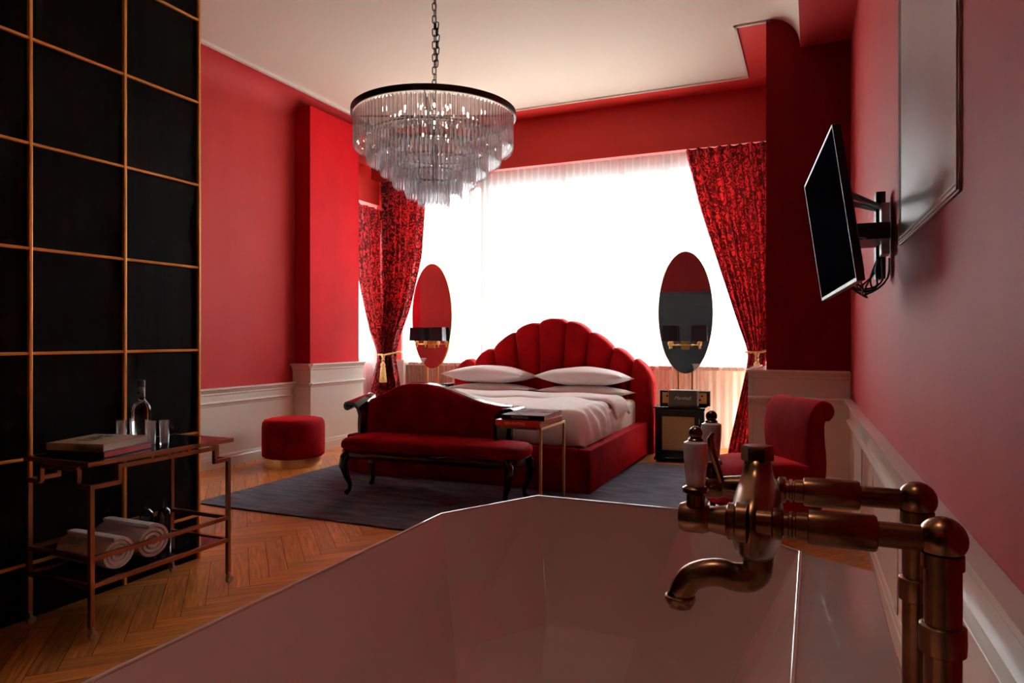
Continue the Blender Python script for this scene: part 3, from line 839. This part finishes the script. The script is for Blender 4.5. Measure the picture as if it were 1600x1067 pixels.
sp_ = thing('speaker', 'small black amplifier-style speaker on the right nightstand', 'speaker', (X(1064,6.99)+.005, 7.075, .5605))
MB().box(-.135, .150, -.055, .055, .006, .165, bev=.006).build('cabinet', 'speaker_body', sp_)
MB().box(-.130, .145, -.059, -.053, .012, .160).build('grille', 'speaker_cloth', sp_)
m = MB(); m.box(-.136, .151, -.061, -.056, .003, .008); m.box(-.136, .151, -.061, -.056, .162, .167); m.box(-.137,-.132,-.061,-.056,.003,.167); m.box(.147,.152,-.061,-.056,.003,.167)
m.build('piping', 'brass', sp_)
text_mesh('Marshall', .048, 'lettering', 'cream_ink', sp_, Matrix.Translation((.005, -.061, .088)) @ Matrix.Rotation(PI/2, 4, 'X'), shear=.35, ext=.001)
for a in (-.11, .10): MB().box(a,a+.02,-.03,.03,0,.006).build('foot', 'rubber', sp_)

# ------------------------------------------------------------------ slipper chair
ch = thing('slipper_chair', 'red velvet slipper chair with rolled back by the right panelling', 'chair', (-.305, 4.90, 0), math.radians(33.5))
# local: faces -x, back at +x
def sect(pts, y0, y1, puff=.0):
    n = 8; rs = []
    cxm = sum(p[0] for p in pts)/len(pts); czm = sum(p[1] for p in pts)/len(pts)
    for i in range(n+1):
        f = i/n; y = y0+(y1-y0)*f; k = 1-(.06 if i in (0, n) else (.015 if i in (1, n-1) else 0))
        yy = y
        rs.append([Vector((cxm+(x-cxm)*k, yy, czm+(z-czm)*k)) for x, z in pts])
    return rs
seat = [(-.28,.30),(-.305,.33),(-.31,.37),(-.29,.412),(-.24,.436),(-.10,.452),(.08,.450),(.22,.43),(.25,.33),(.24,.30)]
m = MB(); m.rings([[Vector((x, y, z)) for x, z in [((x*(1-k*.3)), .3+(z-.3)*(1-k)) for x, z in seat]] for y, k in ((-.27,.30),(-.262,.10),(-.24,.03),(-.12,0),(0,-.015),(.12,0),(.24,.03),(.262,.10),(.27,.30))])
m.build('seat', 'velvet', ch, smooth=True, angle=50)
m = MB(); m.box(-.285, .25, -.255, .255, .12, .315, bev=.02); m.build('seat_base', 'velvet', ch, smooth=True)
bk = [(.19,.14),(.185,.40),(.165,.50),(.155,.62),(.165,.72),(.185,.79),(.225,.838),(.275,.852),(.325,.835),(.350,.795),(.345,.755),(.315,.728),(.285,.735),(.272,.70),(.275,.60),(.29,.48),(.285,.36),(.265,.20),(.25,.14)]
bks = smoothpoly(bk, 1)
m = MB()
cxm, czm = .235, .5
m.rings([[Vector((cxm+(x-cxm)*k, y, czm+(z-czm)*(1-(1-k)*.25))) for x, z in bks] for y, k in ((-.272,.80),(-.265,.95),(-.25,1),(-.12,1.0),(0,1.0),(.12,1.0),(.25,1),(.265,.95),(.272,.80))])
m.build('backrest', 'velvet', ch, smooth=True, angle=60)
for a in (-.25, .20):
    for b in (-.22, .22):
        m = MB(); m.tube([(a, b, .125), (a, b, .0)], [.022,.014], 12); m.build('leg', 'black_lacquer', ch, smooth=True)

# ------------------------------------------------------------------ television on bracket
tv = thing('television', 'flat black television angled off the right wall on bracket', 'television', (.33, 3.1, 1.72))
def q(px, py, d):
    u = (px-800)/F; return Vector((d*(-SY+CY*u), d*(CY+SY*u), wz(py, d)))
P1, P2, P3, P4 = q(1300.5,193,2.42), q(1257.4,291,3.32), q(1284.4,470,3.30), q(1338,440,2.40)
o3 = Vector((.33, 3.1, 1.72)); cc = (P1+P2+P3+P4)/4
U = ((P2-P1)+(P3-P4)).normalized(); Vv = ((P1-P4)+(P2-P3)); Vv = (Vv-U*Vv.dot(U)).normalized(); Nn = U.cross(Vv).normalized()
if Nn.x > 0: Nn = -Nn
hw = ((P2-P1).length+(P3-P4).length)/4; hh = ((P1-P4).length+(P2-P3).length)/4
def tvb(mb, u0, u1, v0, v1, n0, n1):
    rs = []
    for n in (n0, n1): rs.append([cc-o3+U*a+Vv*b+Nn*n for a, b in ((u0,v0),(u1,v0),(u1,v1),(u0,v1))])
    mb.rings(rs)
m = MB(); tvb(m, -hw, hw, -hh, hh, 0, -.028); tvb(m, -hw*.7, hw*.7, -hh*.85, hh*.3, -.028, -.055); m.build('casing', 'black_satin', tv, bevel=.002)
m = MB(); tvb(m, -hw+.009, hw-.009, -hh+.014, hh-.009, .0002, .0012); m.build('screen', 'tv_screen', tv)
m = MB()
for a in ((-hw, hw, hh-.004, hh), (hw-.004, hw, -hh, hh)): tvb(m, *a, .0005, .0012)
m.build('bezel', 'silver', tv)
m = MB(); bc = cc-o3-Nn*.055
m.box(bc.x-.0, bc.x+.02, -.17, .14, -.14, .14)
PY = .52                       # the wall plate sits past the set's centre
for z, yy in ((.13, -.12), (-.02,-.1), (.13, .12), (-.02, .1)):
    m.tube([(bc.x, yy, z-.03), (bc.x+.08, yy*.6+.2, z-.02), (-.045, yy*.3+PY, z+.0)], .013, 8)
m.box(-.065, -.025, PY-.05, PY+.05, -.20, .20)
m.box(bc.x, bc.x+.05, -.03, .25, -.04, .02); m.box(bc.x+.03, -.03, .20, PY, -.05, .02)
m.build('wall_bracket', 'black_satin', tv, bevel=.002)
m = MB(); m.box(-.052, -.018, PY-.16, PY-.05, -.10, .13); m.build('wall_plate', 'grey_metal', tv, bevel=.003)
for k in range(6):
    y_ = -.12+.035*k; dp = random.uniform(.10, .17); x1_ = -.035-.008*k; pts = []
    for i in range(15):
        t = i/14
        pts.append((bc.x+.02+(x1_-bc.x-.02)*t+.02*math.sin(9*t+k), y_*(1-.4*t)+.36*t+.015*math.sin(7*t+k*2), -.14-dp*math.sin(PI*t)**.7+.03*(t-.5)))
    m = MB(); m.tube(pts, .0042, 6); m.build('cable', 'rubber', tv, smooth=True)

# ------------------------------------------------------------------ framed wall panel on the right wall
pn = thing('wall_panel', 'tall white moulded frame panel on the right wall', 'panel', (XR(2.69), 2.69, 1.633), WR)
# local: x out of wall is negative; y along wall
L0, L1, Z1 = -.571, .571, 1.55
def fr(mb, w0, w1, o0, o1):
    mb.box(-o1, -o0, L0+w0, L0+w1, w0, Z1-w0); mb.box(-o1, -o0, L1-w1, L1-w0, w0, Z1-w0)
    mb.box(-o1, -o0, L0+w0, L1-w0, w0, w1); mb.box(-o1, -o0, L0+w0, L1-w0, Z1-w1, Z1-w0)
m = MB(); fr(m, 0, .036, -.01, .008); fr(m, .006, .014, .006, .013); fr(m, .022, .032, .006, .011)
m.build('moulding', 'white_frame', pn, bevel=.003)
m = MB(); m.box(-.006, .01, L0+.03, L1-.03, .03, Z1-.03); m.build('panel_face', 'panel_grey', pn)

# ------------------------------------------------------------------ bathtub
ZT = .73
tub = thing('bathtub', 'large faceted glossy pale bathtub in the foreground', 'bathtub', (-.50, 1.1, 0))
it = Matrix.Translation((.50, -1.1, 0))
k8 = .8
out = [(-1.016,.12),(-1.016,1.80),(-.837,2.135),(-.352,2.14),(-.024,1.832),(-.024,.12)]
def ins(p, d):
    n = len(p); r = []
    for i in range(n):
        a, b, c = Vector(p[i-1]), Vector(p[i]), Vector(p[(i+1) % n])
        e1 = (b-a).normalized(); e2 = (c-b).normalized(); n1 = Vector((e1.y, -e1.x)); n2 = Vector((e2.y, -e2.x))
        bis = (n1+n2).normalized(); r.append(tuple(b+bis*d/max(.3, bis.dot(n1))))
    return r
def ring(p, z): return [Vector((x, y, z)) for x, y in p]
i1 = ins(out, .009)
mid = [(-.86,.34),(-.86,1.60),(-.70,1.86),(-.44,1.86),(-.19,1.60),(-.19,.34)]
bot = [(-.76,.50),(-.76,1.45),(-.64,1.60),(-.46,1.60),(-.30,1.45),(-.30,.50)]
foot = [(-.90,.28),(-.90,1.62),(-.76,1.90),(-.42,1.90),(-.14,1.62),(-.14,.28)]
m = MB(); m.rings([ring(foot, .001), ring(out, ZT-.03), ring(out, ZT), ring(i1, ZT), ring(i1, ZT-.006), ring(mid, ZT-.30), ring(bot, ZT-.47)])
o = m.build('basin', 'ceramic', tub, bevel=.0042, seg=3); o.data.transform(it)
dk = [(-.030,.12),(-.030,1.834),(.127,1.745),(.127,.12)]
m = MB(); m.rings([ring(list(reversed([(-.06,.3),(-.06,1.6),(.06,1.55),(.06,.3)])), .001), ring(list(reversed(dk)), ZT-.03), ring(list(reversed(dk)), ZT-.004)])
o = m.build('deck', 'deck', tub, bevel=.004, seg=3, label='glossy faucet ledge along the right side'); o.data.transform(it)

# ------------------------------------------------------------------ faucet
fc = thing('bath_faucet', 'antique bronze bath mixer with white porcelain handles on the tub', 'faucet', (.109, .82, ZT))
fo = Vector((.109, .82, ZT)); ift = Matrix.Translation(-fo)
def fb(m, name, mt='old_bronze', parent=fc, **kw):
    o = m.build(name, mt, parent, smooth=True, **kw)
    o.data.transform(ift); return o
YN, YF, ZA, XS = .737, .905, 1.065, .109
for y in (YN, YF):
    m = MB(); m.lathe([(.034,ZT-.002),(.034,ZT+.008),(.022,ZT+.016),(.0155,ZT+.02),(.0155,ZA)], (XS, y, 0), 28)
    zc = .975 if y == YN else .965
    m.lathe([(.0155,zc-.014),(.019,zc-.012),(.0195,zc),(.019,zc+.012),(.0155,zc+.014)], (XS, y, 0), 28)
    fb(m, 'standpipe')
    m = MB(); m.sphere((XS, y, ZA+.001), .0205, 28); m.lathe([(.0175,-.025),(.0175,-.012)], (XS, y, ZA), 28)
    sgn = -1
    xa = X(1372,y) if y == YN else X(1345,y)
    xb = X(1262,y) if y == YN else X(1255,y)
    # thin tube, knurled sleeve, connector rings, hex nut
    m.lathe([(.0118,0),(.0118,XS-xa+.004)], (XS, y, ZA), 24, axis=(-1,0,0))
    fb(m, 'elbow')
    m = MB(); L = xa-xb
    m.lathe([(.010,0),(.0155,.0008),(.0172,.003),(.0172,L-.004),(.0168,L-.001),(.0150,L)], (xa, y, ZA), 32, axis=(-1,0,0))
    fb(m, 'sleeve')
    m = MB(); xb2 = xb; xc = -.052
    L2 = xb2-xc
    m.lathe([(.0135,0),(.0135,L2*.22),(.0115,L2*.24),(.0115,L2*.28),(.0140,L2*.3),(.0140,L2*.36),(.0118,L2*.38),(.0118,L2*.46),(.0150,L2*.48),(.0158,L2*.52),(.0158,L2*.66),(.012,L2*.70),(.012,L2)], (xb2, y, ZA), 8 if False else 26, axis=(-1,0,0))
    fb(m, 'union_nut', angle=30)
# body, stretched between the two inlets
XB, YBd = -.057, .821
m = MB(); rs = []; n = 36
prof = [(1.008,.012,.030),(1.012,.020,.050),(1.026,.0255,.078),(1.045,.0275,.092),(1.060,.0265,.096),(1.075,.024,.088),(1.088,.0195,.055),(1.098,.0165,.030),(1.108,.0150,.018),(1.116,.0145,.0145)]
for z, rx, ry in prof: rs.append([Vector((XB+rx*math.cos(2*PI*k/n), YBd+ry*math.sin(2*PI*k/n), z)) for k in range(n)])
m.rings(rs); fb(m, 'body', angle=70)
m = MB(); m.lathe([(.0165,1.112),(.0175,1.1135),(.0175,1.1275),(.0162,1.1295),(.004,1.1297)], (XB, YBd, 0), 6); fb(m, 'cap', angle=25)
for y, hx in ((YN, -.112), (YF, -.118)):
    m = MB(); L = abs(hx-XB)
    m.lathe([(.0205,0),(.0205,.010),(.0180,.012),(.0185,.018),(.0155,.020),(.0118,L-.012),(.009,L-.010),(.012,L)], (XB-.004, y, ZA-.002), 26, axis=(-1,0,0))
    m.lathe([(.006,-.016),(.0135,-.014),(.0155,-.008),(.0155,.010),(.0135,.016),(.006,.018)], (hx, y, ZA-.002), 24, axis=(-1,0,0))
    m.lathe([(.0095,0),(.0095,.022),(.0135,.025),(.0135,.029),(.0105,.031)], (hx+.0, y, ZA), 22)
    v = fb(m, 'valve', angle=30)
    m = MB(); m.lathe([(.0085,1.094),(.0098,1.098),(.0122,1.125),(.0127,1.137),(.0118,1.141+.0),(.0075,1.143)], (hx, y, 0), 28)
    p = fb(m, 'handle', 'porcelain', label='white porcelain handle')
    m = MB(); m.lathe([(.0075,1.142),(.0078,1.1445),(.0055,1.1465)], (hx, y, 0), 22); m.sphere((hx, y, 1.151), .0072, 18)
    m.build('finial', 'old_bronze', p, smooth=True).data.transform(ift)
# diverter lever
m = MB(); m.tube([(-.100,.86,1.078),(-.106,.855,1.10),(-.111,.852,1.118),(-.112,.85,1.130),(-.109,.85,1.137)], [.003,.0042,.0046,.004,.002], 12); fb(m, 'diverter_lever')
# spout
m = MB(); ctrl = [(-.055,.80,1.012),(-.056,.80,.996),(-.064,.798,.988),(-.078,.797,.987),(-.094,.795,.990),(-.110,.793,.988),(-.124,.791,.982),(-.132,.79,.972),(-.136,.79,.963),(-.137,.79,.958)]
pts = []
for i in range(len(ctrl)-1):
    a, b, c, d = (Vector(ctrl[max(i-1,0)]), Vector(ctrl[i]), Vector(ctrl[i+1]), Vector(ctrl[min(i+2,len(ctrl)-1)]))
    for k in range(4):
        t = k/4; pts.append(.5*((2*b)+(-a+c)*t+(2*a-5*b+4*c-d)*t*t+(-a+3*b-3*c+d)*t**3))
pts.append(Vector(ctrl[-1])); n = len(pts)
m.tube(pts, [.0165-.003*(i/n) if i < n-4 else .0135+.003*((i-n+4)/3) for i in range(n)], 22)
m.lathe([(.0125,.004),(.0165,.002),(.0172,-.002),(.0150,-.006),(.0125,-.0105),(.008,-.011)], (-.137,.79,.958), 24)
fb(m, 'spout')

# ------------------------------------------------------------------ bar cart
ct = thing('bar_cart', 'copper-framed bar cart with black glass shelves beside black wall', 'bar cart', (-2.935, 2.29, 0))
ic = Matrix.Translation((2.935, -2.29, 0))
def cb(m, name, mt='copper', **kw):
    o = m.build(name, mt, ct, **kw); o.data.transform(ic); return o
xf, xb_, ya, yb = -2.735, -3.135, 1.925, 2.655; w = .019
for x in (xf, xb_):
    m = MB(); zt, zs = .700, .632; iy0, iy1 = ya+.125, yb-.085
    for a, b in (((x,ya,zs),(x,iy0+w/2,zs)), ((x,iy0,zs),(x,iy0,zt)), ((x,iy0-w/2,zt),(x,iy1+w/2,zt)), ((x,iy1,zt),(x,iy1,zs)), ((x,iy1-w/2,zs),(x,yb,zs))):
        m.bar(a, b, w)
    for y in (iy0+.16, iy1-.16): m.bar((x,y,zt),(x,y,.72), w)
    cb(m, 'stepped_rail', bevel=.001)
    for z in (.335, .222):
        m = MB(); m.bar((x,ya,z),(x,yb,z), w); cb(m, 'side_rail', bevel=.001)
    for y in (ya, yb):
        m = MB(); m.bar((x,y,.05),(x,y,zs+w/2), w); cb(m, 'leg', bevel=.001)
        m = MB(); m.lathe([(.006,-.010),(.0175,-.009),(.0175,.009),(.006,.010)], (x, y+.008, .0185), 18, axis=(1,0,0)); m.box(x-.012, x+.012, y-.004, y+.008, .025, .055); cb(m, 'caster', 'silver', smooth=True)
for y in (ya, yb):
    for z in (.335, .222):
        m = MB(); m.bar((xf,y,z),(xb_,y,z), w); cb(m, 'end_rail', bevel=.001)
    m = MB()
    for a, b in (((xf,y,.632),(xf-.08,y,.632)), ((xf-.08,y,.632),(xf-.08,y,.70)), ((xf-.08,y,.70),(xb_+.08,y,.70)), ((xb_+.08,y,.70),(xb_+.08,y,.632)), ((xb_+.08,y,.632),(xb_,y,.632))): m.bar(a, b, w)
    cb(m, 'stepped_end', bevel=.001)
m = MB(); z = .727
m.bar((xf,ya-.01,z),(xf,yb+.02,z), w); m.bar((xb_,ya-.01,z),(xb_,yb+.02,z), w); m.bar((xf+w/2,ya-.01,z),(xb_-w/2,ya-.01,z), w); m.bar((xf+w/2,yb+.02,z),(xb_-w/2,yb+.02,z), w)
cb(m, 'tray_frame', bevel=.001)
m = MB(); m.box(xb_, xf, ya-.005, yb+.015, .725, .736); cb(m, 'top_shelf', 'black_glass')
m = MB(); m.box(xb_, xf, ya, yb, .214, .226); cb(m, 'bottom_shelf', 'black_glass')

book('dark hardback with red edges on the bar cart, lower of two', (-2.94, 2.12, .7375), .285, .29, .026, math.radians(12), 'book_dark', 'book_red')
book('beige hardback with dark title on the bar cart, upper of two', (-2.95, 2.115, .764), .275, .285, .032, math.radians(15), 'book_beige', ttop=('LIFE', .10, 'ink', -.03, .02, PI/2))

def bottle():
    t = thing('bottle', 'clear glass water bottle with white neck label on the bar cart', 'bottle', (-2.97, 2.345, .7365))
    R = .042
    o = MB().lathe([(.004,.003),(R*.8,0),(R,.006),(R,.165),(R*.96,.18),(R*.75,.198),(R*.42,.213),(.0155,.225),(.0145,.285),(.0135,.286)], n=32).build('glass_body', 'bottle_glass', t, smooth=True, angle=60)
    MB().lathe([(.0150,.228),(.0152,.276),(.0150,.277)], n=28).build('label', 'label_white', t, smooth=True)
    MB().lathe([(.0155,.278),(.0160,.28),(.0160,.307),(.0145,.309)], n=28).build('cap', 'cap_blue', t, smooth=True)
    m = MB(); m.box(-.004,.006,-.0164,-.0150,.245,.256); m.build('label_mark', 'cap_blue', t)
bottle()
def tumbler():
    prof = [(.003,.0),(.019,0),(.0205,.003),(.0235,.118),(.0225,.118),(.0195,.010),(.003,.009)]
    n = 24; m = MB(); rs = []
    for r, z in prof: rs.append([Vector((r*(1+.035*math.cos(12*2*PI*k/n))*math.cos(2*PI*k/n), r*(1+.035*math.cos(12*2*PI*k/n))*math.sin(2*PI*k/n), z)) for k in range(n)])
    m.rings(rs); return m.build('drinking_glass', 'glass_rib', smooth=True, angle=70)
g0 = tumbler()
for i, (x, y, lb_) in enumerate(((-3.05,2.30,'clear tumbler furthest left of four, behind the books on the cart'), (-3.07,2.385,'clear tumbler second from left of four, left of the water bottle'), (-2.895,2.335,'clear tumbler third from left of four, in front of the water bottle'), (-2.865,2.385,'clear tumbler furthest right of four on the bar cart'))):
    g = g0 if i == 0 else g0.copy()
    if i: C.objects.link(g)
    g.location = (x, y, .7365); tag(g, lb_, 'glass', 'tumblers on the bar cart')

def towel(label, y, r, x0=-3.11, x1=-2.80, z=.228):
    t = thing('towel', label, 'towel', (x1, y, z), 0, 'rolled towels on the bar cart')
    m = MB(); pts = []; th = .016; turns = 3.1; n = 110
    for i in range(n+1):
        a = i/n*turns*2*PI; rr = .012+(r-.012-th/2)*(i/n)**.9
        pts.append((rr*math.cos(a+1.2)*1.06, rr*math.sin(a+1.2)*.93, a))
    rs_all = []
    for (sx, k) in ((0, .82), (.008, .98), (.016, 1.0), (.15, 1.02), (.30, 1.0), (.31, .9)):
        x = -sx; ringo = []
        outer = []; inner = []
        for i, (cy_, cz_, a) in enumerate(pts):
            nx = Vector((cy_, cz_)).normalized()*th/2*k
            outer.append(Vector((x, cy_+nx.x, r*.93+cz_+nx.y))); inner.append(Vector((x, cy_-nx.x, r*.93+cz_-nx.y)))
        rs_all.append(outer+inner[::-1])
    vv = rs_all
    # cap strips need quads between inner and outer
    mm = MB(); mm.rings(vv, cap=False)
    N = len(pts)
    for e in (0, -1):
        for i in range(N-1):
            a, b, c, d = vv[e][i], vv[e][i+1], vv[e][2*N-2-i], vv[e][2*N-1-i]
            mm.bm.faces.new([mm.bm.verts.new(p) for p in (a, b, c, d)])
    bmesh.ops.remove_doubles(mm.bm, verts=mm.bm.verts[:], dist=.0002)
    mm.build('roll', 'towel', t, smooth=True, angle=60)
towel('rolled white towel at the left of the cart bottom shelf', 2.095, .080)
towel('rolled white towel at the right of the cart bottom shelf', 2.27, .088)
b0 = MB().lathe([(.028,0),(.032,.004),(.032,.14),(.028,.16),(.012,.175),(.011,.215),(.013,.217),(.013,.235),(.004,.236)], n=24).build('bottle', 'dark_bottle', smooth=True)
b0.location = (-3.03, 2.42, .2275); tag(b0, 'dark bottle on the cart bottom shelf, left of two', 'bottle', 'dark bottles on the bottom shelf')
b1 = b0.copy(); C.objects.link(b1); b1.location = (-2.98, 2.48, .2275); tag(b1, 'dark bottle on the cart bottom shelf, right of two', 'bottle', 'dark bottles on the bottom shelf')

# ------------------------------------------------------------------ chandelier
CH = Vector((-2.01, 3.49, 2.535))
cd = thing('chandelier', 'round tiered crystal chandelier with dark rim hanging on chain', 'chandelier', CH)
def circ(r, z, n=96): return [(r*math.cos(2*PI*k/n), r*math.sin(2*PI*k/n), z) for k in range(n)]
m = MB(); n = 96
m.rings([[Vector((r*math.cos(2*PI*k/n), r*math.sin(2*PI*k/n), z)) for k in range(n)] for r, z in ((.462,-.016),(.474,-.016),(.474,.016),(.462,.016),(.462,-.016))], cap=False)
m.build('rim', 'dark_metal', cd, smooth=True, angle=30)
tiers = [(.455,-.012,.185),(.383,-.130,.150),(.308,-.200,.145),(.237,-.270,.140),(.160,-.335,.140),(.087,-.392,.135)]
m = MB()
for r, z, l in tiers[1:]:
    m.tube(circ(r, z), .0045, 6, close=True)
rad = [.462]+[t[0] for t in tiers[1:]]
for k in range(4):
    a = k*PI/2+.4
    m.tube([(.46*math.cos(a), .46*math.sin(a), -.0), (.02*math.cos(a), .02*math.sin(a), .0)], .005, 6)
    for r, z, l in tiers[1:]: m.tube([(r*math.cos(a), r*math.sin(a), z), (r*math.cos(a), r*math.sin(a), 0)], .003, 6)
m.tube([(0,0,.05),(0,0,-.42)], .008, 10)
m.build('tier_rings', 'dark_metal', cd, smooth=True)
# crystal prism: three-sided front bevel with pointed ends
def crystal_mesh(L, w=.0205, t=.009):
    m = MB(); sec = lambda k, z: [Vector((-w/2*k, -t*.25*k, z)), Vector((-w*.2*k, -t*.6*k, z)), Vector((w*.2*k, -t*.6*k, z)), Vector((w/2*k, -t*.25*k, z)), Vector((w/2*k, t*.25*k, z)), Vector((w*.2*k, t*.6*k, z)), Vector((-w*.2*k, t*.6*k, z)), Vector((-w/2*k, t*.25*k, z))]
    m.rings([sec(.35, 0), sec(1, -.012), sec(1, -L+.016), sec(.12, -L)])
    bmesh.ops.recalc_face_normals(m.bm, faces=m.bm.faces[:])
    me = bpy.data.meshes.new('crystal'); m.bm.to_mesh(me); m.bm.free(); me.materials.append(M['crystal']); return me
places = []
cam_dir = Vector((-CH.x, -CH.y, 0)).normalized()
for ti, (r, z, l) in enumerate(tiers):
    cnt = int(2*PI*r/.0250); me = crystal_mesh(l)
    for k in range(cnt):
        a = 2*PI*k/cnt+ti*.3
        pos = Vector((r*math.cos(a), r*math.sin(a), z-.006))
        front = pos.normalized().dot(cam_dir)
        places.append((-(r*front)-.12*ti*(front > 0), me, pos, a))
places.sort(key=lambda p: p[0])
near = places[:100]; rest = places[100:]
for i, (_, me, pos, a) in enumerate(near):
    o = bpy.data.objects.new('crystal_pendant', me); C.objects.link(o); o.parent = cd; o.location = pos; o.rotation_euler = (0,0,a+PI/2)
bm = bmesh.new()
for _, me, pos, a in rest:
    t2 = me.copy(); t2.transform(Matrix.Translation(pos) @ Matrix.Rotation(a+PI/2, 4, 'Z')); bm.from_mesh(t2); bpy.data.meshes.remove(t2)
me = bpy.data.meshes.new('crystal_pendants'); bm.to_mesh(me); bm.free(); me.materials.append(M['crystal'])
o = bpy.data.objects.new('crystal_pendants', me); C.objects.link(o); o.parent = cd; o['kind'] = 'stuff'
# chain
def link(mb, c, lz, lw, r, rot, tilt=0):
    pts = []
    for k in range(16):
        a = 2*PI*k/16; x = lw/2*math.cos(a); z = (lz/2-lw/2)*(1 if math.sin(a) >= 0 else -1)+lw/2*math.sin(a)
        pts.append(Vector((c[0]+x*math.cos(rot)+tilt*z, c[1]+x*math.sin(rot), c[2]+z)))
    mb.tube(pts, r, 6, close=True)
m = MB(); top = ZC-CH.z; z = .02; i = 0
while z < top-.03:
    link(m, (0,0,z+.020), .046, .021, .0030, (i % 2)*PI/2+.5); z += .037; i += 1
for k in range(7): link(m, (.016+.008*math.sin(k*.45), -.004, .30+k*.036), .046, .021, .0030, (k % 2)*PI/2+.2, .05)
m.build('chain', 'dark_metal', cd, smooth=True)
m = MB(); m.lathe([(.06,top-.03),(.055,top-.004),(.06,top)], n=28); m.build('ceiling_rose', 'dark_metal', cd, smooth=True)
m = MB(); m.tube([(.008,.004,.0),(.012,.0,.4),(.006,.004,.8),(.008,0,top)], .003, 6); m.build('cord', 'dark_metal', cd, smooth=True)
m = MB()
for k in range(6):
    a = k*PI/3
    m.lathe([(.010,-.08),(.010,-.02),(.014,-.018),(.014,.0)], (.13*math.cos(a), .13*math.sin(a), -.05), 10)
m.build('lamp_holder', 'dark_metal', cd, smooth=True)

# ------------------------------------------------------------------ light
w = bpy.data.worlds.new('sky'); SC.world = w; w.use_nodes = True
nt = w.node_tree; bg = nt.nodes['Background']; bg.inputs[1].default_value = 1.0
tc = nt.nodes.new('ShaderNodeTexCoord'); sx = nt.nodes.new('ShaderNodeSeparateXYZ'); nt.links.new(tc.outputs['Generated'], sx.inputs[0])
rp = nt.nodes.new('ShaderNodeValToRGB'); mr = nt.nodes.new('ShaderNodeMapRange'); mr.inputs[1].default_value = -1; mr.inputs[2].default_value = 1
nt.links.new(sx.outputs[2], mr.inputs[0]); nt.links.new(mr.outputs[0], rp.inputs[0])
e = rp.color_ramp.elements; e[0].position = 0; e[0].color = (.16,.15,.14,1); e[1].position = 1; e[1].color = (.90,1,1.02,1)
for p, c in ((.485, (.18,.175,.165,1)), (.51, (.24,.26,.26,1)), (.60, (.42,.46,.47,1)), (.75, (.72,.80,.81,1))):
    q_ = e.new(p); q_.color = c
ml = nt.nodes.new('ShaderNodeVectorMath'); ml.operation = 'SCALE'; ml.inputs['Scale'].default_value = 112
nt.links.new(rp.outputs[0], ml.inputs[0]); nt.links.new(ml.outputs[0], bg.inputs[0])
def portal(loc, rot, sx, sy):
    l = bpy.data.lights.new('window_daylight', 'AREA'); l.shape = 'RECTANGLE'; l.size = sx; l.size_y = sy; l.cycles.is_portal = True
    o = bpy.data.objects.new('window_daylight', l); C.objects.link(o); o.location = loc; o.rotation_euler = rot
portal((-3.0, YW+.16, 2.1), (-PI/2, 0, 0), 5.3, 2.4)
portal((-5.78, 7.55, 1.97), (0, -PI/2, 0), 2.1, 1.2)

# warm bulbs in the shades, fill added in chandelier and above tub
def lamp(kind, loc, power, size, color=(1,.72,.42)):
    l = bpy.data.lights.new('bulb_or_fill', kind); l.energy = power; l.color = color
    o = bpy.data.objects.new('bulb_or_fill', l); C.objects.link(o); o.location = loc
    if kind == 'AREA': l.shape = 'DISK'; l.size = size
    else: l.shadow_soft_size = size
    return o
for vx, vy in ((-1.20, 7.19), (-4.19, 7.17)):
    for s in (-1, 1): lamp('POINT', (vx+s*.145, vy-.05+(.013*s if vx > -2 else 0), .56+.615+.10), 1.6, .02)
for k in range(6): lamp('POINT', CH+Vector((.13*math.cos(k*PI/3), .13*math.sin(k*PI/3), -.02)), .4, .012, (1,.85,.7))  # glow added inside the unlit chandelier to brighten its crystals
fx = thing('added_fill_lamp', 'unseen round white fill lamp added over the bathtub', 'lamp', (-.6, .75, ZC))  # fixture and light added out of view to brighten the tub area
MB().lathe([(.25,-.06),(.25,0)], n=32).build('housing', 'white_wood', fx, smooth=True)
la = lamp('AREA', (-.6, .75, ZC-.07), 9, .30, (1,.84,.72)); la.data.energy = 1.3; la.data.spread = math.radians(55)

# ------------------------------------------------------------------ camera
cam = bpy.data.cameras.new('camera'); co = bpy.data.objects.new('camera', cam); C.objects.link(co); SC.camera = co
cam.sensor_width = 36; cam.lens = F/1600*36; cam.clip_start = .05; cam.shift_y = -5.5/1600
co.location = (0, 0, H); co.rotation_euler = (PI/2, 0, math.radians(23.52))

SC.view_settings.view_transform = 'Standard'; SC.view_settings.look = 'None'; SC.view_settings.exposure = .18; SC.view_settings.gamma = 1
SC.view_settings.use_curve_mapping = False
cy_ = SC.cycles
cy_.use_denoising = True; cy_.max_bounces = 34; cy_.diffuse_bounces = 6; cy_.glossy_bounces = 5; cy_.transmission_bounces = 34; cy_.transparent_max_bounces = 48
cy_.sample_clamp_indirect = 6; cy_.caustics_refractive = True; cy_.caustics_reflective = False; cy_.blur_glossy = .5
